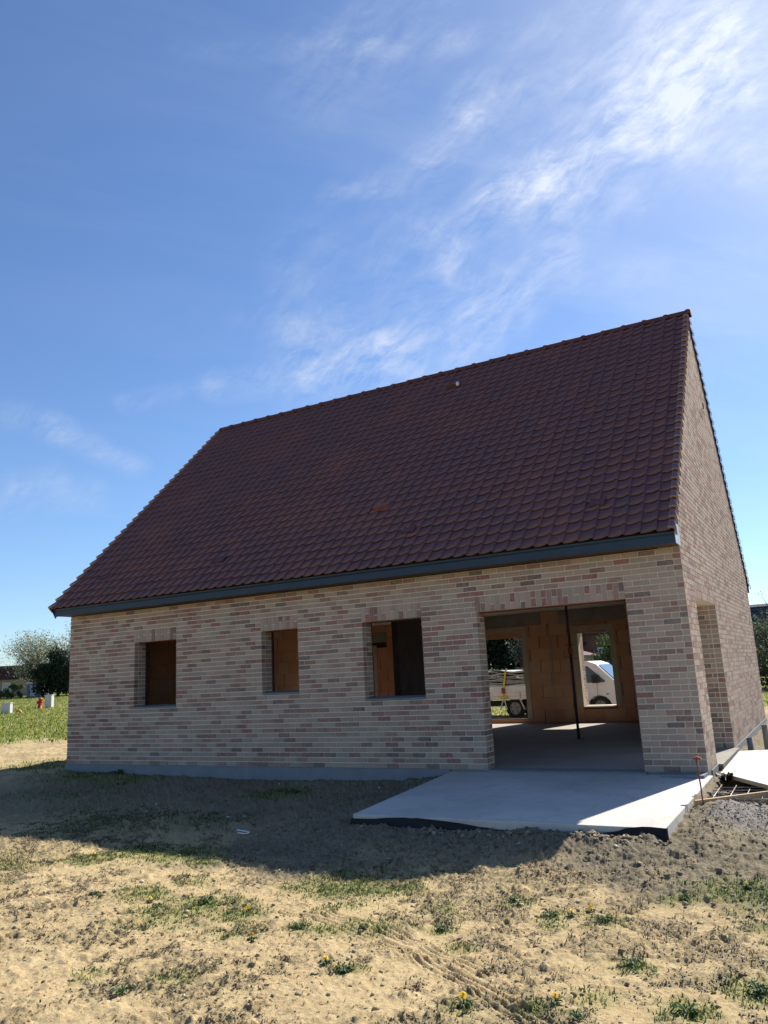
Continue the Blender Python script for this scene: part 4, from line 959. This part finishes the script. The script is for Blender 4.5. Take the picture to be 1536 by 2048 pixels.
# behind the house, seen through the openings
tree(-5.4, 38.0, 7.5, 7.0, 'big dark evergreen seen through the rear door opening', m_='leaf_dark', n=16000, size=.26, seed=31, twigs=130, trunkh=.05, name='evergreen_tree', cat='evergreen')
tree(-9.4, 38.5, 7.5, 6.0, 'dark evergreen left of the big one behind the house', m_='leaf_dark', n=12000, size=.26, seed=32, twigs=110, trunkh=.05, name='evergreen_tree', cat='evergreen')
tree(-2.5, 33.5, 4.2, 2.0, 'small white blossoming tree seen through the rear door opening', m_='blossom', n=1500, size=.11, seed=33, twigs=50)
tree(-.9, 37.0, 7.0, 4.5, 'dark evergreen hidden behind the rear pier', m_='leaf_dark', n=9000, size=.26, seed=37, twigs=90, trunkh=.05, name='evergreen_tree', cat='evergreen')
bush(-3.3, 25.0, 1.5, 2.6, 'yellow-green bush behind the truck bed', 'leaf_mid', 2600, .09, seed=34)
bush(-1.2, 24.5, 1.4, 2.0, 'grey-green bush behind the truck bed', 'greybush', 2200, .09, seed=35)
farhouse(1.2, 40.0, 7.4, 8, 3.2, 3.4, rad(0), 'dark house with tiled roof seen through the rear window opening', 'brickfar', 'roofdark', wins=((.6, 1.5, 1.0, .9), (-1.6, 1.5, 1.0, .9)))
t_ = thing('garage', 'pale low garage in front of the dark house behind the truck', 'garage', (.6, 31.5, gz(.6, 31.5)-.1))
MB().box(-1.6, 1.2, -1.5, 1.5, 0, 1.9).obj('wall', M['wallgrey'], t_); MB().prism([(-1.8, 1.905), (1.5, 1.905), (-1.8, 2.9)], -1.7, 1.7).obj('roof', M['roofbrown'], t_); MB().box(-.9, .7, -1.54, -1.505, .1, 1.6).obj('garage_door', M['white'], t_)
bush(4.3, 27.0, 3.1, 2.0, 'tall leafy green shrub right of the dark house behind the truck', 'leaf_mid', 3800, .12, seed=36, name='shrub')
bush(3.0, 25.5, 1.9, 1.4, 'small dark green shrub behind the truck cab', 'leaf_dark', 2000, .10, seed=38, name='shrub')
# ---- grass and weeds on the soil
def scatter(n, x0, x1, y0, y1, dens, seed):
    r = np.random.default_rng(seed); x = r.uniform(x0, x1, n); y = r.uniform(y0, y1, n); k = r.random(n) < dens(x, y); return x[k], y[k]
def vis(x, y):
    dx, dy = x-CAM.x, y-CAM.y; a = np.arctan2(dx, dy); return (a > rad(-64))*(a < rad(6))
def inslab(x, y): return (x > 8.28)*(x < 12.0)*(y > -3.5)*(y < 10) + (x > -.05)*(x < 11.9)*(y > -.05)*(y < 9.5)
def blades(name, x, y, hgt, wd, m_, seed, lean=.5, label=None, flat=False):
    r = np.random.default_rng(seed); n = len(x); z = ground_h(x, y)[0]
    q = r.random(n)*6.283; ln = hgt*(.4+r.random(n)); le = lean*(.3+r.random(n)); wdt = wd*(.6+.8*r.random(n))
    dx, dy = np.cos(q), np.sin(q); px, py = -dy, dx; P = np.stack([x, y, z-.004], -1); side = np.stack([px, py, px*0], -1)*wdt[:, None]/2
    hz = np.stack([dx*le*ln*.45, dy*le*ln*.45, ln*.6*(1-.3*le)], -1); tp = np.stack([dx*le*ln*1.1, dy*le*ln*1.1, ln*np.clip(1-.7*le, .05, 1)], -1)
    V_ = np.stack([P-side, P+side, P+hz+side*.8, P+hz-side*.8, P+tp], 1).reshape(-1, 3); i = np.arange(n)*5
    F_ = np.concatenate([np.stack([i, i+1, i+2], -1), np.stack([i, i+2, i+3], -1), np.stack([i+3, i+2, i+4], -1)]); rn = r.random(n)*.999+.0005
    o = link(name, npmesh(name, V_, F_, M[m_], dict(rnd=('FACE', np.concatenate([rn]*3))))); tag(o, label, None, None, 'stuff'); return o
def dn_green(x, y):
    g, dk, gr, wd2, fl = masks(x, y); return np.clip(g-.12, 0, 1)*1.3*np.clip(fbm(x, y, 14, 3, .6, 161)*3-.9, .05, 1)*vis(x, y)*(1-(inslab(x, y) > 0))
x, y = scatter(420000, 4, 13.8, -8.3, -2.4, dn_green, 101); blades('grass', x, y, .030, .0065, 'grass_near', 1, .7, 'green grass and clover patches on the trampled soil in the foreground')
x, y = scatter(90000, -6, 8.4, -3.4, 1.4, dn_green, 102); blades('grass', x, y, .05, .009, 'grass_near', 2, .6, 'thin green grass in the shade along the front wall')
def dn_weed(x, y):
    g, dk, gr, wd2, fl = masks(x, y); return np.clip(wd2*.9+.10, 0, 1)*(1-dk*.7)*vis(x, y)*(1-(inslab(x, y) > 0))*np.where(fbm(x, y, 6, 3, .6, 131) > .5, 1, .15)
x, y = scatter(330000, 4, 13.8, -8.3, -2.6, dn_weed, 103); blades('dry_weeds', x, y, .022, .008, 'dry', 3, 1.45, 'flattened dry brown weeds and roots on the sandy soil')
def dn_field(x, y):
    g, dk, gr, wd2, fl = masks(x, y); d = np.hypot(x-CAM.x, y-CAM.y); a = np.arctan2(x-CAM.x, y-CAM.y); return np.clip(g, 0, 1)*(a < rad(-47))*(a > rad(-58))*np.clip(30/d, .2, 1)
x, y = scatter(420000, -60, -4, 2, 48, dn_field, 104); blades('meadow_grass', x, y, .11, .03, 'grass', 4, .5, 'long meadow grass left of the house')
def dn_back(x, y):
    g = masks(x, y)[0]; a = np.arctan2(x-CAM.x, y-CAM.y); return g*(((a > rad(-23))*(a < rad(-10)))+(a > rad(-8))*(a < rad(3)))
x, y = scatter(60000, -6, 14, 12, 32, dn_back, 105); blades('rough_grass', x, y, .09, .02, 'grass', 5, .5, 'rough grass behind the house')
# yellow meadow flowers
r = np.random.default_rng(9); x, y = scatter(9000, -30, -5, 3, 26, lambda x, y: masks(x, y)[4]*.18*(fbm(x, y, .5, 3, .6, 171) > .5)*(np.arctan2(x-CAM.x, y-CAM.y) < rad(-48)), 106)
z = ground_h(x, y)[0]; M['yellow'] = leafmat('yellow_petals', [(0, (.75, .48, .02)), (1, (.85, .62, .05))], .1)
o = leaves('meadow_flowers', np.stack([x, y, z+.08], -1), .04, M['yellow'], None, 2.5, 5, 1); tag(o, 'tiny yellow flowers dotting the meadow left of the house', None, None, 'stuff')
# clods and pebbles
ico = []; ph = (1+5**.5)/2
iv = np.array([(-1, ph, 0), (1, ph, 0), (-1, -ph, 0), (1, -ph, 0), (0, -1, ph), (0, 1, ph), (0, -1, -ph), (0, 1, -ph), (ph, 0, -1), (ph, 0, 1), (-ph, 0, -1), (-ph, 0, 1)])/1.9
ifc = np.array([(0,11,5),(0,5,1),(0,1,7),(0,7,10),(0,10,11),(1,5,9),(5,11,4),(11,10,2),(10,7,6),(7,1,8),(3,9,4),(3,4,2),(3,2,6),(3,6,8),(3,8,9),(4,9,5),(2,4,11),(6,2,10),(8,6,7),(9,8,1)])
def stones(name, x, y, s0, s1, m_, seed, label, pw=3):
    r = np.random.default_rng(seed); n = len(x); z = ground_h(x, y)[0]; s = s0+(s1-s0)*r.random(n)**pw
    Vs = iv[None]*(1+.36*r.normal(size=(n, 12, 1)).clip(-1.8, 1.8))*s[:, None, None]*np.stack([.8+.5*r.random(n), .8+.5*r.random(n), .5+.3*r.random(n)], -1)[:, None, :]
    q = r.random(n)*6.28; c, s_ = np.cos(q)[:, None], np.sin(q)[:, None]; Vr = np.stack([Vs[..., 0]*c-Vs[..., 1]*s_, Vs[..., 0]*s_+Vs[..., 1]*c, Vs[..., 2]], -1)
    V_ = (Vr+np.stack([x, y, z+s*.15], -1)[:, None, :]).reshape(-1, 3); F_ = (ifc[None]+(np.arange(n)*12)[:, None, None]).reshape(-1, 3)
    o = link(name, npmesh(name, V_, F_, m_, dict(rnd=('FACE', np.repeat(r.random(n)*.999+.0005, 20))))); tag(o, label, None, None, 'stuff')
def clodm(stops):
    def fn(t): t.color(t.mix(t.mr(t.noise(t.coord('Position'), 60, 4), .3, .7, 0, .5), t.ramp(t.attr('rnd'), stops), (.2, .16, .11))); t.bump(t.noise(t.coord('Position'), 200, 3), .5, .004)
    return fn
M['clod'] = mat('soil_clods', clodm([(0, (.12, .10, .065)), (.6, (.24, .20, .135)), (.93, (.36, .31, .22)), (1, (.62, .58, .50))]), .97, .1)
M['clods'] = mat('sand_clods', clodm([(0, (.20, .155, .09)), (.6, (.38, .30, .17)), (.95, (.50, .41, .26)), (1, (.66, .62, .52))]), .97, .1)
M['stone'] = mat('grey_gravel', clodm([(0, (.09, .08, .072)), (.6, (.19, .175, .155)), (1, (.38, .35, .31))]), .9, .2)
x, y = scatter(26000, 4, 14, -5.4, -.1, lambda x, y: masks(x, y)[1]*.35*vis(x, y)*(1-(inslab(x, y) > 0))*np.where(fbm(x, y, 2.2, 3, .6, 141) > .48, 1, .3), 107); stones('soil_clods', x, y, .004, .024, M['clod'], 1, 'brown clods and small stones beside the terrace')
x, y = scatter(12000, 4, 14, -8.3, -4, lambda x, y: (1-masks(x, y)[1])*.35*vis(x, y), 108); stones('sand_clods', x, y, .003, .018, M['clods'], 2, 'small crumbs of dry sandy soil in the foreground', 4)
x, y = scatter(30000, 11.6, 15, -3.8, -.5, lambda x, y: masks(x, y)[2]*.5*(1-(inslab(x, y) > 0)), 109); stones('gravel', x, y, .003, .010, M['stone'], 3, 'grey gravel in front of the formwork board', 1.5)
x, y = scatter(500, 9.6, 12.0, -3.66, -3.50, lambda x, y: .5+0*x, 110); stones('edge_rubble', x, y, .005, .024, M['clod'], 4, 'crumbled soil heaped along the terrace edge', 2)
x, y = scatter(900, 11.95, 12.9, -1.5, -.3, lambda x, y: .5+0*x, 111); stones('trench_rubble', x, y, .006, .03, M['stone'], 5, 'pale rubble in the trench beside the terrace', 2)
# rosette weeds and dandelions (each a plant of its own)
def rosette(n, rlen, seed, wide=.3, rise=.5):
    r = random.Random(seed); b = MB()
    for k in range(n):
        q = 2*math.pi*k/n+r.uniform(-.3, .3); ln = rlen*r.uniform(.65, 1.15); up = rise*r.uniform(.4, 1.3); d = Vector((math.cos(q), math.sin(q), 0)); s = Vector((-d.y, d.x, 0))
        pr_ = [(.0, .10, .0), (.3, .55, .34), (.6, 1.0, .52), (.85, .7, .44), (1.0, .05, .28)]; V_ = []
        for (t, w_, h_) in pr_: c = d*(t*ln)+Vector((0, 0, h_*ln*up)); V_ += [c-s*w_*ln*wide/2+Vector((0, 0, .08*ln*w_)), c, c+s*w_*ln*wide/2+Vector((0, 0, .08*ln*w_))]
        F_ = [(i*3+j, i*3+j+1, i*3+j+4, i*3+j+3) for i in range(4) for j in range(2)]; b.add(V_, F_, r.uniform(.01, .99))
    return b.mesh('leaves', M['rosette'])
ros = [rosette(17, .045, 1, .34, .7), rosette(22, .038, 2, .36, 1.1), rosette(15, .052, 3, .28, .8)]
fl = MB()
for ring, (n, r0, h_) in enumerate(((16, .021, .004), (13, .015, .010), (9, .009, .014))):
    for k in range(n):
        q = 2*math.pi*(k+.4*ring)/n; d = Vector((math.cos(q), math.sin(q), 0)); s = Vector((-d.y, d.x, 0))*.0032
        fl.add([Vector((0, 0, .002)), d*r0*.6+s+Vector((0, 0, h_)), d*r0+Vector((0, 0, h_*.9)), d*r0*.6-s+Vector((0, 0, h_))], [(0, 1, 2, 3)], .5)
flm = fl.mesh('flower', M['yellow']); stm = MB().tube([(0, 0, 0), (.003, 0, .02), (0, 0, .036)], .003, 5).mesh('stem', M['rosette'])
DAN = [(11.52, -6.87, 1.25, 'large dandelion with one open yellow head at the bottom centre'), (6.67, -5.02, 1.1, 'dandelion at the left end of the green patch on the shadow edge'), (9.42, -6.0, 1.0, 'dandelion at the right end of the wide grass patch'), (9.38, -5.93, .9, 'upper one of the two dandelions close together in the wide grass patch'),
 (9.91, -6.54, 1.1, 'dandelion beside a pale dry leaf below the wide grass patch'), (11.70, -5.15, 1.15, 'bright dandelion among low weeds right of centre in the sun'), (11.60, -5.27, .9, 'dandelion just left of the bright one right of centre'), (10.56, -6.67, .9, 'small dandelion beside a leafy weed near the bottom middle'),
 (11.97, -6.78, .9, 'low dandelion in a green tuft at the bottom right of centre'), (12.61, -4.42, 1.0, 'dandelion in the green patch at the right edge'), (8.44, -5.98, .9, 'dandelion in the left half of the wide grass patch')]
for (x, y, s, lb) in DAN:
    t = thing('dandelion', lb, 'dandelion', (x, y, gz(x, y)-.002), random.uniform(0, 6), 'dandelions on the sandy soil'); t.scale = (s, s, s)
    link('leaves', random.choice(ros), t); link('stem', stm, t); link('flower', flm, t, (0, 0, .036), (.25, -.5, 0))
WD = [(10.72, -6.72, 1.3, 'leafy weed left of the small dandelion near the bottom middle'), (8.87, -5.80, 1.8, 'largest dark leafy weed at the top of the wide grass patch'), (8.60, -6.05, 1.2, 'leafy weed at the left of the wide grass patch'), (10.04, -6.21, 1.2, 'leafy weed in the pale sand right of the wide grass patch'),
 (11.45, -5.28, 1.3, 'tall leafy weed left of the bright dandelion'), (11.85, -5.36, 1.2, 'flat silvery weed right of the bright dandelion'), (12.25, -4.8, 1.3, 'dark round weed tuft on the sand at the right'), (12.19, -6.13, 1.2, 'leafy weed in open sand at the lower right'), (12.54, -6.57, 1.4, 'grey-green weed near the bottom right corner'),
 (12.82, -6.22, 1.5, 'dark green weed nearest the bottom right corner'), (11.10, -5.02, 1.0, 'small low weed just in front of the shadow tip'), (10.88, -5.78, 1.1, 'tufted weed in the middle of the sunny sand'), (10.45, -6.05, 1.0, 'low weed beside the tyre marks at the centre'), (6.3, -1.1, 1.8, 'leafy weed in the shade below the third window'),
 (1.55, -.12, 2.6, 'tall leafy weed against the plinth below the first window'), (12.10, -6.88, 1.0, 'small weed at the bottom edge right of centre'), (7.9, -6.05, 1.2, 'dark weed right of the left tyre marks'), (9.75, -7.45, 1.3, 'weed at the bottom edge left of centre')]
for (x, y, s, lb) in WD:
    t = thing('weed_plant', lb, 'weed', (x, y, gz(x, y)-.002), random.uniform(0, 6), 'leafy weeds on the soil'); t.scale = (s, s, s); link('leaves', random.choice(ros), t)
# scrap of pale plastic strip in the shade
b = MB(); pts = [(0, 0), (.10, .0), (.22, -.015), (.28, -.06), (.24, -.10), (.14, -.10)]; V_ = []
for (x, y) in pts: V_ += [(x, y-.012, .006), (x, y+.012, .012)]
b.add(V_, [(i*2, i*2+1, i*2+3, i*2+2) for i in range(len(pts)-1)]); o = b.obj('plastic_strip', M['white'], loc=(7.33, -3.62, gz(7.33, -3.62)+.015), rot=(0, 0, -.2)); tag(o, 'curled pale plastic strip lying on the shaded soil', 'plastic strip')
print('OBJECTS', len(bpy.data.objects))
